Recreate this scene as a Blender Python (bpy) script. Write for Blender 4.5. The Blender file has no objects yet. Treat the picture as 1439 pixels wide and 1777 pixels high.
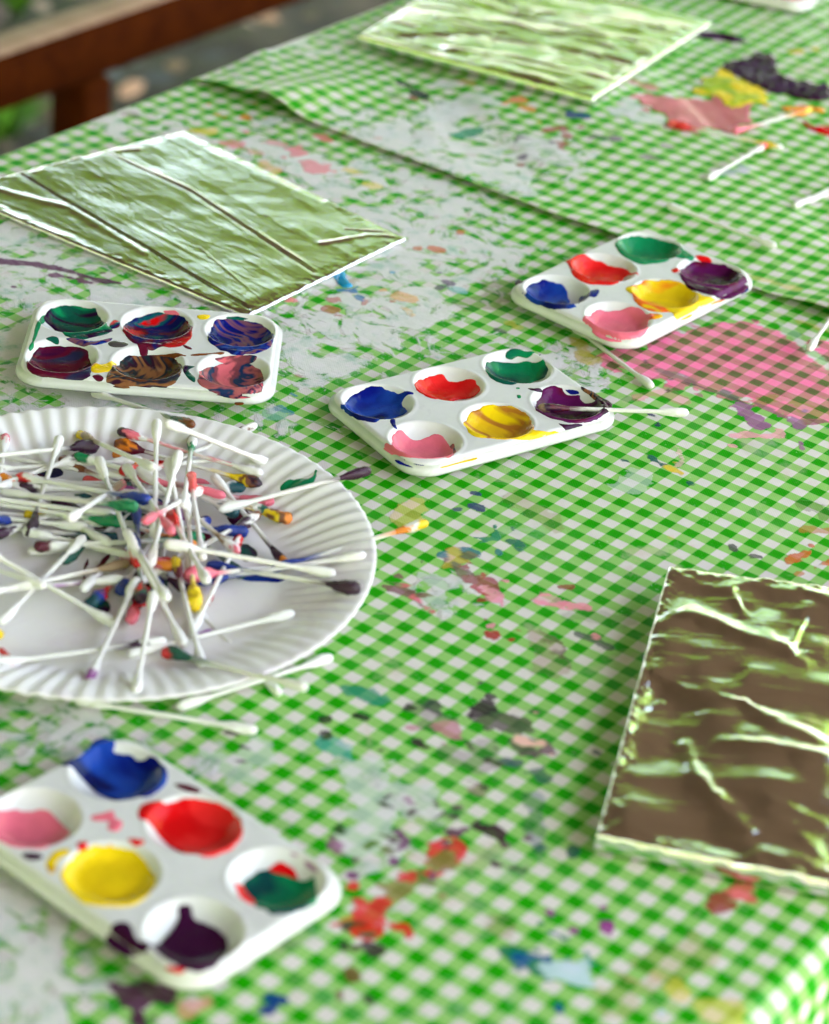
import bpy, math, random
import numpy as np
from mathutils import Vector, Quaternion, Matrix

rng = np.random.RandomState(7)
random.seed(7)
K = 0.0127                     # one gingham repeat (two checks) in metres
TZ = 0.74                      # height of the table top
S = bpy.context.scene
COL = S.collection

# ------------------------------------------------------------------ camera geometry
F_PX, PITCH, ROLL, YAW = 4335.7, .5438, .1014, -.5778
CAMH = 46.453                  # camera above the cloth, in gingham repeats
LCX, LCY = 4.6975, 78.282      # a dark check of the lower cloth
CW, CH = 1439., 1777.
cP, sP, cR, sR = math.cos(PITCH), math.sin(PITCH), math.cos(ROLL), math.sin(ROLL)
cY, sY = math.cos(YAW), math.sin(YAW)

def up(x, y, h=0.):
    """point (in repeats, ground frame) seen at photo pixel x,y on the plane h above the cloth"""
    a, b = x-CW/2, y-CH/2
    u, v = cR*a+sR*b, -sR*a+cR*b
    t = (CAMH-h)/(F_PX*sP+v*cP)
    return np.array([u*t, (F_PX*cP-v*sP)*t])

def ab(w):                     # ground frame -> table frame (a across, b along)
    w = np.asarray(w, float)
    return np.stack([cY*w[..., 0]+sY*w[..., 1], -sY*w[..., 0]+cY*w[..., 1]], -1)

def inv_ab(w):
    w = np.asarray(w, float)
    return np.stack([cY*w[..., 0]-sY*w[..., 1], sY*w[..., 0]+cY*w[..., 1]], -1)

def W(x, y, h=0.):             # world metres
    p = up(x, y, h)
    return Vector((p[0]*K, p[1]*K, TZ+h*K))

# ------------------------------------------------------------------ noise (numpy)
def _hash(ix, iy, seed):
    n = (ix.astype(np.int64)*374761393+iy.astype(np.int64)*668265263+seed*1274126177) & 0x7fffffff
    n = ((n ^ (n >> 13))*1274126177) & 0x7fffffff
    return ((n ^ (n >> 16)) & 0xffff)/65535.

def vnoise(x, y, seed=0):
    x = np.asarray(x, float); y = np.asarray(y, float)
    ix, iy = np.floor(x), np.floor(y)
    fx, fy = x-ix, y-iy
    fx = fx*fx*fx*(fx*(fx*6-15)+10); fy = fy*fy*fy*(fy*(fy*6-15)+10)
    a = _hash(ix, iy, seed); b = _hash(ix+1, iy, seed); c = _hash(ix, iy+1, seed); d = _hash(ix+1, iy+1, seed)
    return (a*(1-fx)+b*fx)*(1-fy)+(c*(1-fx)+d*fx)*fy

def fbm(x, y, seed=0, oct=4):
    s = 0; a = .5; f = 1; n = 0
    for o in range(oct):
        s = s+a*vnoise(x*f+13.7*o, y*f-7.1*o, seed+o*17); n += a; a *= .5; f *= 2.03
    return s/n

def sstep(a, b, x):
    t = np.clip((x-a)/(b-a), 0, 1)
    return t*t*(3-2*t)

def seg_dist(X, Y, a, b):
    dx, dy = b[0]-a[0], b[1]-a[1]
    L = dx*dx+dy*dy+1e-12
    t = np.clip(((X-a[0])*dx+(Y-a[1])*dy)/L, 0, 1)
    return np.hypot(X-a[0]-t*dx, Y-a[1]-t*dy)

def poly_sd(X, Y, P):          # > 0 inside
    d = np.full(X.shape, 1e9); ins = np.zeros(X.shape, bool)
    n = len(P)
    for i in range(n):
        a, b = P[i], P[(i+1) % n]
        d = np.minimum(d, seg_dist(X, Y, a, b))
        c = ((a[1] > Y) != (b[1] > Y))
        with np.errstate(divide='ignore', invalid='ignore'):
            xi = (b[0]-a[0])*(Y-a[1])/(b[1]-a[1]+1e-15)+a[0]
        ins ^= (c & (X < xi))
    return np.where(ins, d, -d)

def line_sd(X, Y, P, r):
    d = np.full(X.shape, 1e9)
    for i in range(len(P)-1):
        d = np.minimum(d, seg_dist(X, Y, P[i], P[i+1]))
    if len(P) == 1:
        d = np.hypot(X-P[0][0], Y-P[0][1])
    return r-d

def smooth_poly(P, n=4):       # closed Catmull-Rom
    P = [np.asarray(p, float) for p in P]; out = []
    m = len(P)
    for i in range(m):
        p0, p1, p2, p3 = P[i-1], P[i], P[(i+1) % m], P[(i+2) % m]
        for k in range(n):
            t = k/n
            out.append(.5*((2*p1)+(p2-p0)*t+(2*p0-5*p1+4*p2-p3)*t*t+(3*p1-p0-3*p2+p3)*t**3))
    return out

# ------------------------------------------------------------------ objects
def mesh_np(name, V, Fq, mat=None, parent=None, smooth=True, uv=None, attrs=None, tri=None, loc=None):
    me = bpy.data.meshes.new(name)
    V = np.asarray(V, np.float32)
    Fq = np.asarray(Fq, np.int32)
    me.vertices.add(len(V)); me.vertices.foreach_set('co', V.ravel())
    nf, k = Fq.shape
    me.loops.add(nf*k); me.loops.foreach_set('vertex_index', Fq.ravel())
    me.polygons.add(nf)
    me.polygons.foreach_set('loop_start', np.arange(0, nf*k, k, dtype=np.int32))
    try:
        me.polygons.foreach_set('loop_total', np.full(nf, k, np.int32))
    except Exception:
        pass
    me.update(calc_edges=True)
    me.validate()
    if smooth:
        me.polygons.foreach_set('use_smooth', np.ones(len(me.polygons), bool))
    if uv is not None:
        l = me.uv_layers.new(name='UVMap')
        vi = np.empty(len(me.loops), np.int32); me.loops.foreach_get('vertex_index', vi)
        l.data.foreach_set('uv', np.asarray(uv, np.float32)[vi].ravel())
    for k2, a in (attrs or {}).items():
        a = np.asarray(a, np.float32)
        if a.ndim == 1:
            at = me.attributes.new(k2, 'FLOAT', 'POINT'); at.data.foreach_set('value', a)
        else:
            at = me.attributes.new(k2, 'FLOAT_COLOR', 'POINT'); at.data.foreach_set('color', a.ravel())
    if mat is not None:
        me.materials.append(mat)
    o = bpy.data.objects.new(name, me); COL.objects.link(o)
    if parent is not None:
        o.parent = parent
    if loc is not None:
        o.location = loc
    return o

def empty(name, loc=(0, 0, 0), rz=0):
    o = bpy.data.objects.new(name, None); COL.objects.link(o)
    o.empty_display_size = .02
    o.location = loc; o.rotation_euler = (0, 0, rz)
    return o

def tag(o, label=None, cat=None, group=None, kind=None):
    if label: o['label'] = label
    if cat: o['category'] = cat
    if group: o['group'] = group
    if kind: o['kind'] = kind
    return o

def grid_faces(nu, nv):
    i = np.arange(nu*nv).reshape(nu, nv)
    return np.stack([i[:-1, :-1], i[1:, :-1], i[1:, 1:], i[:-1, 1:]], -1).reshape(-1, 4)

class MB:
    """collects boxes and tubes into one mesh"""
    def __init__(s): s.v = []; s.f = []
    def box(s, c, d, rot=None, bev=0.):
        hx, hy, hz = d[0]/2, d[1]/2, d[2]/2
        n = len(s.v)
        b = min(bev, hx*.9, hy*.9, hz*.9)
        pts = []
        if b <= 0:
            pts = [(x*hx, y*hy, z*hz) for z in (-1, 1) for x, y in ((-1, -1), (1, -1), (1, 1), (-1, 1))]
            fs = [(0, 3, 2, 1), (4, 5, 6, 7), (0, 1, 5, 4), (1, 2, 6, 5), (2, 3, 7, 6), (3, 0, 4, 7)]
        else:
            fs = []
            for z, ins in ((-hz, b), (-hz+b, 0), (hz-b, 0), (hz, b)):
                X, Y = hx-ins, hy-ins
                c2 = b
                ring = [(-X+c2, -Y), (X-c2, -Y), (X, -Y+c2), (X, Y-c2), (X-c2, Y), (-X+c2, Y), (-X, Y-c2), (-X, -Y+c2)]
                pts += [(x, y, z) for x, y in ring]
            for k in range(3):
                for i in range(8):
                    j = (i+1) % 8
                    fs.append((k*8+i, k*8+j, k*8+8+j, k*8+8+i))
            for base, rev in ((0, True), (24, False)):
                q = [(0, 1, 2, 3), (0, 3, 4, 7), (4, 5, 6, 7)]
                for t in q:
                    t = tuple(base+i for i in t)
                    fs.append(t[::-1] if rev else t)
        for p in pts:
            p = Vector(p)
            if rot is not None: p = rot @ p
            s.v.append(tuple(p+Vector(c)))
        s.f += [tuple(n+i for i in f) for f in fs]
        return s
    def build(s, name, mat, parent=None, smooth=False):
        return mesh_np(name, s.v, s.f, mat, parent, smooth)

# ------------------------------------------------------------------ materials
class N:
    def __init__(s, name):
        s.m = bpy.data.materials.new(name); s.m.use_nodes = True
        s.t = s.m.node_tree; s.b = s.t.nodes['Principled BSDF']; s.out = s.t.nodes['Material Output']
    def n(s, typ, **kw):
        nd = s.t.nodes.new(typ)
        for k, v in kw.items(): setattr(nd, k, v)
        return nd
    def link(s, a, b): s.t.links.new(a, b)
    def val(s, sock, v):
        if hasattr(v, 'links') or isinstance(v, bpy.types.NodeSocket): s.link(v, sock)
        elif isinstance(v, (tuple, list)) and len(v) == 3 and sock.type == 'RGBA': sock.default_value = (*v, 1)
        else: sock.default_value = v
    def math(s, op, a, b=0., c=None, clamp=False):
        nd = s.n('ShaderNodeMath', operation=op); nd.use_clamp = clamp
        s.val(nd.inputs[0], a); s.val(nd.inputs[1], b)
        if c is not None: s.val(nd.inputs[2], c)
        return nd.outputs[0]
    def mix(s, f, a, b, mode='MIX'):
        nd = s.n('ShaderNodeMix', data_type='RGBA', blend_type=mode)
        s.val(nd.inputs[0], f); s.val(nd.inputs[6], a); s.val(nd.inputs[7], b)
        return nd.outputs[2]
    def noise(s, vec, scale, detail=3., rough=.5, dist=0.):
        nd = s.n('ShaderNodeTexNoise'); nd.noise_dimensions = '3D'
        s.link(vec, nd.inputs['Vector'])
        nd.inputs['Scale'].default_value = scale; nd.inputs['Detail'].default_value = detail
        nd.inputs['Roughness'].default_value = rough; nd.inputs['Distortion'].default_value = dist
        return nd.outputs['Fac']
    def step(s, x, a, b):
        nd = s.n('ShaderNodeMapRange', interpolation_type='SMOOTHSTEP')
        s.val(nd.inputs[0], x); s.val(nd.inputs[1], a); s.val(nd.inputs[2], b)
        return nd.outputs[0]
    def ramp(s, x, stops, interp='LINEAR'):
        nd = s.n('ShaderNodeValToRGB'); s.val(nd.inputs[0], x); r = nd.color_ramp; r.interpolation = interp
        while len(r.elements) < len(stops): r.elements.new(.5)
        for e, (p, c) in zip(r.elements, stops): e.position = p; e.color = (*c, 1)
        return nd.outputs[0]
    def bump(s, h, strength=.3, dist=.001, normal=None):
        nd = s.n('ShaderNodeBump'); nd.inputs['Strength'].default_value = strength; nd.inputs['Distance'].default_value = dist
        s.link(h, nd.inputs['Height'])
        if normal is not None: s.link(normal, nd.inputs['Normal'])
        return nd.outputs[0]
    def attr(s, name, out='Fac'):
        nd = s.n('ShaderNodeAttribute'); nd.attribute_name = name
        return nd.outputs[out]
    def set(s, **kw):
        for k, v in kw.items(): s.val(s.b.inputs[k.replace('_', ' ')], v)
        return s
    def obj(s): return s.n('ShaderNodeTexCoord').outputs['Object']

def simple(name, col, rough=.5, **kw):
    m = N(name); m.set(Base_Color=col, Roughness=rough, **kw); return m.m

def wood(name, c1, c2, axis_scale=(3, 60, 60), rough=.6):
    m = N(name); mp = m.n('ShaderNodeMapping'); m.link(m.obj(), mp.inputs[0]); mp.inputs['Scale'].default_value = axis_scale
    g = m.noise(mp.outputs[0], 1., 5, .6, .6)
    m.set(Base_Color=m.ramp(g, [(.3, c1), (.7, c2)]), Roughness=rough)
    m.link(m.bump(g, .4, .002), m.b.inputs['Normal'])
    return m.m

def gingham_material(name, seed):
    m = N(name)
    uvn = m.n('ShaderNodeUVMap'); uvn.uv_map = 'UVMap'; uv = uvn.outputs[0]
    wob = m.n('ShaderNodeTexNoise'); m.link(uv, wob.inputs['Vector']); wob.inputs['Scale'].default_value = .12; wob.inputs['Detail'].default_value = 1
    off = m.n('ShaderNodeVectorMath', operation='MULTIPLY_ADD'); m.link(wob.outputs['Color'], off.inputs[0])
    off.inputs[1].default_value = (.16, .16, 0); off.inputs[2].default_value = (-.08, -.08, 0)
    ad = m.n('ShaderNodeVectorMath', operation='ADD'); m.link(uv, ad.inputs[0]); m.link(off.outputs[0], ad.inputs[1])
    sep = m.n('ShaderNodeSeparateXYZ'); m.link(ad.outputs[0], sep.inputs[0])
    def stripe(c):
        fr = m.math('ABSOLUTE', m.math('SUBTRACT', m.math('FRACT', m.math('ADD', c, .5)), .5))
        return m.math('SUBTRACT', 1., m.step(fr, .232, .262))
    si, sj = stripe(sep.outputs[0]), stripe(sep.outputs[1])
    n = m.math('ADD', si, sj)
    tone = m.noise(uv, 1.3, 4, .6)
    white = m.mix(tone, (.60, .54, .53), (.70, .65, .64))
    midc = m.mix(tone, (.21, .46, .095), (.30, .54, .17))
    dark = m.mix(tone, (.006, .25, .0), (.014, .34, .0))
    c = m.mix(m.math('MINIMUM', n, 1.), white, midc)
    c = m.mix(m.math('SUBTRACT', n, 1., clamp=True), c, dark)
    # dirt: faint washes of old paint
    hue = m.noise(uv, .11, 3, .6)
    wash = m.ramp(hue, [(.3, (.38, .55, .50)), (.42, (.62, .52, .42)), (.52, (.55, .38, .36)), (.62, (.40, .52, .42)), (.72, (.5, .45, .55))])
    wf = m.step(m.noise(uv, .34, 5, .65, .8), .56, .70)
    c = m.mix(m.math('MULTIPLY', wf, .42), c, wash)
    # small fleck stains
    vor = m.n('ShaderNodeTexVoronoi'); m.link(uv, vor.inputs['Vector']); vor.inputs['Scale'].default_value = .62
    fleck = m.math('MULTIPLY', m.math('SUBTRACT', 1., m.step(m.math('ADD', vor.outputs['Distance'], m.math('MULTIPLY', m.noise(uv, 2.2, 3), .25)), .17, .24)), m.attr('fleck'))
    fc = m.ramp(m.n('ShaderNodeSeparateColor').outputs[0], [(0, (.3, .3, .3)), (1, (.3, .3, .3))])
    sepc = m.n('ShaderNodeSeparateColor'); m.link(vor.outputs['Color'], sepc.inputs[0])
    fc = m.ramp(sepc.outputs[0], [(0, (.05, .30, .22)), (.2, (.35, .03, .10)), (.38, (.75, .18, .25)), (.5, (.62, .30, .03)), (.62, (.10, .02, .10)), (.78, (.8, .45, .05)), (.9, (.05, .12, .32))], 'CONSTANT')
    keep = m.step(sepc.outputs[1], .55, .6)
    c = m.mix(m.math('MULTIPLY', m.math('MULTIPLY', fleck, keep), .8), c, fc)
    # dried white paint
    nz = m.noise(uv, .50, 9, .66, 1.1)
    wd = m.attr('white')
    thr = m.math('SUBTRACT', 1., wd)
    wm = m.step(m.math('SUBTRACT', nz, thr), -.035, .06)
    fine = m.noise(uv, 3.1, 4, .6, .4)
    cell = m.noise(uv, 1.25, 6, .66, 1.6)
    ins = m.step(m.math('ADD', m.math('MULTIPLY', m.math('SUBTRACT', nz, thr), 2.6), m.math('ADD', m.math('MULTIPLY', fine, .35), m.math('MULTIPLY', cell, .75))), .42, .60)
    wm = m.math('MULTIPLY', wm, ins)
    wcol = m.mix(m.step(m.noise(uv, .9, 5, .65), .5, .72), (.68, .65, .66), (.36, .50, .44))
    c = m.mix(m.math('MULTIPLY', wm, .93), c, wcol)
    # scattered dry-brush specks
    sp = m.step(m.noise(uv, 7., 3, .7), .60, .68)
    spm = m.math('MULTIPLY', sp, m.step(m.noise(uv, .22, 3, .6), .50, .66))
    c = m.mix(m.math('MULTIPLY', spm, .55), c, (.66, .66, .66))
    # painted marks
    mk = m.math('ADD', m.attr('mask'), m.math('MULTIPLY', m.math('SUBTRACT', m.noise(uv, 2.0, 8, .74, .8), .5), .85))
    al = m.math('MULTIPLY', m.step(mk, .45, .56), m.attr('paint', 'Alpha'))
    mp_ = m.n('ShaderNodeMapping'); m.link(uv, mp_.inputs[0]); mp_.inputs['Rotation'].default_value = (0, 0, .5); mp_.inputs['Scale'].default_value = (.7, 4.2, 1)
    streak = m.step(m.noise(mp_.outputs[0], 1.3, 6, .72, .5), .34, .56)
    al = m.math('MULTIPLY', al, m.math('ADD', .84, m.math('MULTIPLY', streak, .16)))
    pc = m.attr('paint', 'Color')
    opaque = m.mix(al, c, pc)
    mul = m.mix(1., c, m.mix(.12, pc, (1, 1, 1)), 'MULTIPLY')
    al2 = m.math('MULTIPLY', al, m.math('ADD', .55, m.math('MULTIPLY', m.noise(uv, .45, 5, .6, .6), .75)), clamp=True)
    sr = m.n('ShaderNodeSeparateColor'); m.link(c, sr.inputs[0])
    shr = m.math('ADD', .12, m.math('MULTIPLY', sr.outputs[0], 1.5), clamp=True)
    trans = m.mix(al2, c, m.mix(shr, mul, pc))
    c = m.mix(m.attr('trans'), opaque, trans)
    rough = m.math('SUBTRACT', m.math('ADD', .33, m.math('MULTIPLY', tone, .18)), m.math('MULTIPLY', al, .12))
    m.set(Base_Color=c, Roughness=rough, Specular_IOR_Level=m.math('ADD', .05, m.math('MULTIPLY', m.step(m.noise(uv, .16, 3, .6), .50, .66), .38)))
    # woven vinyl grain plus the thickness of dried paint
    wv = m.n('ShaderNodeTexWave'); m.link(uv, wv.inputs['Vector']); wv.inputs['Scale'].default_value = 5.2; wv.inputs['Distortion'].default_value = .4
    wv.bands_direction = 'DIAGONAL'
    grain = m.math('ADD', m.math('MULTIPLY', m.noise(uv, 14., 2, .6), .8), m.math('MULTIPLY', wv.outputs['Fac'], .35))
    b1 = m.bump(grain, .30, .0004)
    th = m.math('ADD', m.math('MULTIPLY', wm, m.math('ADD', .6, m.math('MULTIPLY', fine, .8))), m.math('MULTIPLY', al, .8))
    b2 = m.bump(th, .8, .0007, b1)
    m.link(b2, m.b.inputs['Normal'])
    return m.m

def paint_mat(name, cols, swirl=1., rough=.06, dist=3.):
    """wet paint; several colours are marbled"""
    m = N(name)
    if len(cols) == 1:
        c = cols[0]
        n = m.noise(m.obj(), 130, 3, .5)
        col = m.mix(n, tuple(x*.82 for x in c), tuple(min(1, x*1.12+.004) for x in c))
    else:
        mp = m.n('ShaderNodeMapping'); m.link(m.obj(), mp.inputs[0]); mp.inputs['Scale'].default_value = (24*swirl, 38*swirl, 30*swirl)
        n = m.noise(mp.outputs[0], 1., 3.5, .5, dist)
        k = len(cols)
        stops = []
        for i, c in enumerate(cols):
            a = .30+.40*i/k; b = .30+.40*(i+.45)/k
            stops += [(a, c), (b, c)]
        col = m.ramp(n, stops)
    m.set(Base_Color=col, Roughness=rough, Specular_IOR_Level=.14)
    nb = m.noise(m.obj(), 150, 4, .55, 1.2)
    m.link(m.bump(nb, .42, .0014), m.b.inputs['Normal'])
    return m.m

BLUE, RED, GREEN = (.002, .006, .15), (.60, .004, .006), (.004, .20, .075)
PINK, YEL, PURP = (.76, .15, .22), (.78, .54, .006), (.032, .002, .026)
DKGREEN, MAROON, BROWN, ORANGE, TEAL = (.004, .075, .05), (.09, .004, .02), (.16, .045, .012), (.75, .22, .015), (.004, .07, .09)
DKPURP, LILAC, CORAL, WHITE = (.028, .003, .022), (.28, .07, .28), (.80, .10, .10), (.78, .76, .75)
BLACKISH, DKBLUE = (.02, .012, .022), (.004, .008, .09)

M = {}
M['tray'] = N('white_tray_plastic')
_n = M['tray'].noise(M['tray'].obj(), 60, 4, .6)
_s = M['tray'].noise(M['tray'].obj(), 34, 6, .7, 1.5)
_c = M['tray'].mix(M['tray'].step(_n, .35, .75), (.66, .65, .66), (.60, .59, .60))
_c = M['tray'].mix(M['tray'].math('MULTIPLY', M['tray'].step(_s, .57, .68), .22), _c, (.42, .36, .44))
M['tray'].set(Base_Color=_c, Roughness=.24, Specular_IOR_Level=.5)
M['tray'] = M['tray'].m
for k, c in dict(blue=BLUE, red=RED, green=GREEN, pink=PINK, yellow=YEL, purple=PURP, maroon=MAROON, brown=BROWN).items():
    M[k] = paint_mat(k+'_paint', [c])
M['green_mix'] = paint_mat('green_marbled_paint', [GREEN, DKGREEN, (.02, .003, .03), DKGREEN, GREEN], .55, dist=2.)
M['red_mix'] = paint_mat('red_marbled_paint', [RED, (.35, .01, .01), MAROON, DKBLUE, TEAL, RED], .5, dist=2.5)
M['blue_mix'] = paint_mat('blue_marbled_paint', [BLUE, DKBLUE, BLUE, (.16, .06, .10), BLUE, (.01, .04, .25), DKBLUE], .6, dist=3.)
M['purple_mix'] = paint_mat('purple_marbled_paint', [DKPURP, PURP, MAROON, (.02, .02, .06), DKPURP], .4, dist=2.)
M['brown_mix'] = paint_mat('brown_marbled_paint', [MAROON, (.10, .03, .012), (.02, .02, .03), (.22, .09, .035), (.03, .008, .02), (.012, .02, .03), (.16, .06, .015)], .55, dist=3.)
M['pink_mix'] = paint_mat('pink_marbled_paint', [PINK, (.50, .07, .10), (.06, .02, .05), (.34, .09, .10), (.012, .03, .09), (.20, .05, .07), (.65, .13, .16)], .5, dist=3.)
M['yellow_mix'] = paint_mat('yellow_marbled_paint', [YEL, (.70, .42, .01), (.42, .16, .02), YEL, (.75, .5, .02)], .45, dist=2.)
M['yellow_red'] = paint_mat('yellow_paint_with_red_streaks', [YEL, YEL, (.72, .5, .01), (.75, .12, .01), YEL, YEL], .45, dist=1.2)
M['green_dark'] = paint_mat('green_dark_paint', [GREEN, GREEN, (.004, .13, .06), (.004, .05, .05), GREEN, GREEN], .35, dist=1.5)
M['pink_dot'] = paint_mat('pink_paint_with_orange', [PINK, PINK, (.70, .20, .10), PINK], .4, dist=1.)
M['purple_wet'] = paint_mat('purple_wet_paint', [PURP, PURP, (.09, .006, .07), MAROON], .4, dist=1.5)
M['blue_grad'] = paint_mat('blue_wet_paint', [BLUE, BLUE, (.01, .05, .33), DKBLUE], .4, dist=1.)
M['red_wet'] = paint_mat('red_wet_paint', [RED, RED, (.72, .02, .02), (.4, .004, .006)], .4, dist=1.)
M['blob_dark'] = paint_mat('dark_purple_lumpy_paint', [BLACKISH, (.05, .025, .06), (.03, .012, .03), (.08, .02, .02)], .5, .1, 1.)
M['blob_yellow'] = paint_mat('yellow_lumpy_paint', [(.55, .50, .01), (.30, .42, .02), (.75, .55, .02), (.45, .40, .02)], .6, .12, 1.)
M['blob_pink'] = paint_mat('pink_thin_paint', [(.62, .13, .19), (.50, .12, .15), (.75, .22, .28)], .5, .1, 1.)

# swab and stained paper: colour and wetness from the mesh
m = N('swab_material')
wet = m.attr('col', 'Alpha')
m.set(Base_Color=m.attr('col', 'Color'), Roughness=m.math('SUBTRACT', .75, m.math('MULTIPLY', wet, .58)))
m.link(m.bump(m.noise(m.obj(), 1100, 5, .75), .7, .0006), m.b.inputs['Normal'])
M['swab'] = m.m
m = N('paper_plate_material')
n = m.noise(m.obj(), 45, 4, .6)
sm_ = m.noise(m.obj(), 17, 6, .68, 1.)
pc_ = m.mix(m.math('MULTIPLY', m.step(sm_, .52, .66), .22), m.mix(n, (.78, .755, .76), (.72, .69, .70)), (.50, .36, .48))
m.set(Base_Color=pc_, Roughness=.5)
m.link(m.bump(m.noise(m.obj(), 900, 3, .6), .12, .0003), m.b.inputs['Normal'])
M['plate'] = m.m

def foil_mat():
    m = N('aluminium_foil')
    uvn = m.n('ShaderNodeUVMap'); uvn.uv_map = 'UVMap'
    sep = m.n('ShaderNodeSeparateXYZ'); m.link(uvn.outputs[0], sep.inputs[0])
    u, v = sep.outputs[0], sep.outputs[1]
    d1 = m.math('SINE', m.math('MULTIPLY', m.math('ADD', u, v), 2*math.pi/.17))
    d2 = m.math('SINE', m.math('MULTIPLY', m.math('SUBTRACT', u, m.math('MULTIPLY', v, .8)), 2*math.pi/.17))
    h = m.math('MULTIPLY', d1, d2)
    cr = m.noise(uvn.outputs[0], .55, 5, .55, .4)
    b0 = m.bump(cr, .10, .004)
    cr2 = m.noise(uvn.outputs[0], 2.4, 4, .6, .8)
    b0 = m.bump(cr2, .05, .0012, b0)
    b = m.bump(h, .16, .00016, b0)
    m.set(Base_Color=(.84, .84, .84), Metallic=1., Roughness=.09)
    m.link(b, m.b.inputs['Normal'])
    return m.m
M['foil'] = foil_mat()
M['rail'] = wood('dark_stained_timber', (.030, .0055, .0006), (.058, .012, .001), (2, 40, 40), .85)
M['rail'].node_tree.nodes['Principled BSDF'].inputs['Specular IOR Level'].default_value = .03
M['roof'] = wood('brown_ceiling_boards', (.095, .064, .034), (.19, .125, .07), (.6, 6, 25), .7)
M['table'] = wood('brown_table_wood', (.12, .06, .03), (.2, .1, .05), (40, 2, 40), .7)

# ------------------------------------------------------------------ paint marks on the two cloths
def L_(pts): return [ab(up(*p)) for p in pts]
MARKS = []       # (kind, points in table frame, radius, colour, opacity, translucent)
def stroke(pts, r, col, op=.9, tr=0.): MARKS.append(('l', L_(pts), r*(.6 if tr else .78), col, op, tr))
def patch(pts, col, op=.9, tr=0.): MARKS.append(('p', smooth_poly(L_(pts), 3), 0, col, op, tr))

# pink spill and the streaks over it
stroke([(1330, 690), (1380, 690), (1439, 700)], .9, (.90, .10, .25), .75, 1.)
stroke([(1180, 600), (1250, 590), (1300, 585)], .9, (.98, .16, .30), .6, 1.)
patch([(1035, 615), (1090, 603), (1130, 590), (1190, 570), (1250, 553), (1320, 563), (1375, 590), (1439, 600), (1500, 640), (1500, 740), (1439, 738), (1400, 722), (1330, 716), (1285, 700), (1240, 690), (1185, 676), (1130, 660), (1080, 642)], (.95, .15, .38), .94, 1.)
stroke([(1110, 690), (1150, 680), (1190, 700)], .45, (.80, .25, .30), .55, 1.)
stroke([(1290, 700), (1350, 690), (1439, 725)], .5, (.75, .05, .16), .7, 1.)
stroke([(1130, 640), (1165, 652), (1200, 668), (1262, 690), (1300, 703)], .13, (.09, .01, .06), .9)
stroke([(1145, 645), (1200, 664)], .25, (.35, .05, .2), .7)
stroke([(1290, 690), (1330, 712), (1385, 735), (1435, 733)], .16, (.28, .03, .12), .8)
stroke([(1290, 705), (1312, 728), (1316, 738)], .42, (.30, .06, .26), .85)
stroke([(1375, 732), (1384, 738)], .3, (.32, .07, .28), .8)
stroke([(1255, 682), (1275, 692)], .3, (.12, .05, .1), .8)
stroke([(1275, 757), (1330, 760), (1345, 757)], .28, (.85, .32, .42), .75)
stroke([(1178, 778), (1186, 800), (1175, 812)], .2, (.8, .45, .5), .6)
stroke([(1135, 800), (1145, 806), (1158, 812)], .27, (.005, .10, .09), .95)
stroke([(1160, 814), (1180, 822)], .38, (.72, .50, .03), .9)
# middle streaks
stroke([(668, 1018), (700, 1026), (735, 1047)], .26, (.20, .05, .09), .85)
stroke([(722, 1040), (747, 1052)], .2, (.70, .05, .16), .8)
stroke([(655, 1008), (705, 1016)], .15, (.25, .10, .12), .5)
stroke([(785, 980), (805, 995), (825, 1003)], .42, (.17, .08, .10), .8)
stroke([(825, 1005), (850, 1018)], .36, (.30, .03, .06), .85)
stroke([(825, 1022), (850, 1032), (868, 1044)], .2, (.45, .02, .05), .9)
stroke([(862, 1040), (875, 1052)], .38, (.85, .25, .40), .8)
stroke([(880, 1046), (897, 1055)], .2, (.28, .02, .03), .85)
stroke([(783, 955), (800, 975), (770, 985)], .26, (.62, .33, .06), .6)
stroke([(935, 1048), (947, 1038)], .34, (.88, .26, .40), .85)
stroke([(975, 1050), (1015, 1056)], .36, (.88, .24, .38), .85)
stroke([(940, 1040), (970, 1040)], .2, (.80, .35, .45), .5)
stroke([(935, 1100), (955, 1110), (968, 1132), (972, 1160)], .3, (.14, .08, .06), .75)
stroke([(930, 1105), (950, 1140), (960, 1165)], .7, (.40, .26, .22), .55, 1.)
stroke([(853, 1103)], .3, (.38, .02, .02), .95)
stroke([(1010, 1105), (1040, 1115), (1055, 1125)], .18, (.07, .09, .08), .8)
stroke([(1000, 1070), (1075, 1080)], .6, (.25, .24, .2), .35, 1.)
stroke([(905, 870), (960, 920)], .8, (.34, .28, .12), .45, 1.)
stroke([(895, 945), (905, 950)], .3, (.004, .13, .10), .9)
stroke([(810, 955), (824, 960)], .25, (.01, .14, .22), .85)
stroke([(820, 880), (832, 885)], .2, (.03, .03, .16), .9)
stroke([(858, 915), (862, 935)], .14, (.01, .22, .12), .9)
# dark cluster
stroke([(835, 1232), (855, 1240), (862, 1250)], .5, (.03, .012, .028), .95)
stroke([(870, 1250), (885, 1268), (905, 1262)], .62, (.07, .045, .055), .8)
stroke([(895, 1285), (905, 1302), (925, 1305)], .5, (.06, .04, .045), .85)
stroke([(905, 1310), (945, 1306), (968, 1310)], .24, (.15, .05, .11), .85)
stroke([(880, 1320), (898, 1325)], .36, (.05, .06, .13), .8)
stroke([(905, 1285), (916, 1288)], .42, (.88, .48, .42), .9)
stroke([(735, 1232), (760, 1245), (755, 1255)], .7, (.24, .17, .2), .6, 1.)
stroke([(755, 1225), (765, 1240)], .25, (.05, .03, .06), .85)
stroke([(775, 1265), (785, 1275)], .4, (.50, .14, .24), .75)
stroke([(722, 1290), (738, 1298)], .32, (.04, .006, .03), .95)
stroke([(780, 1310), (830, 1325), (850, 1300)], .9, (.32, .24, .29), .55, 1.)
stroke([(852, 1322), (862, 1326)], .24, (.03, .01, .02), .9)
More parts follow.
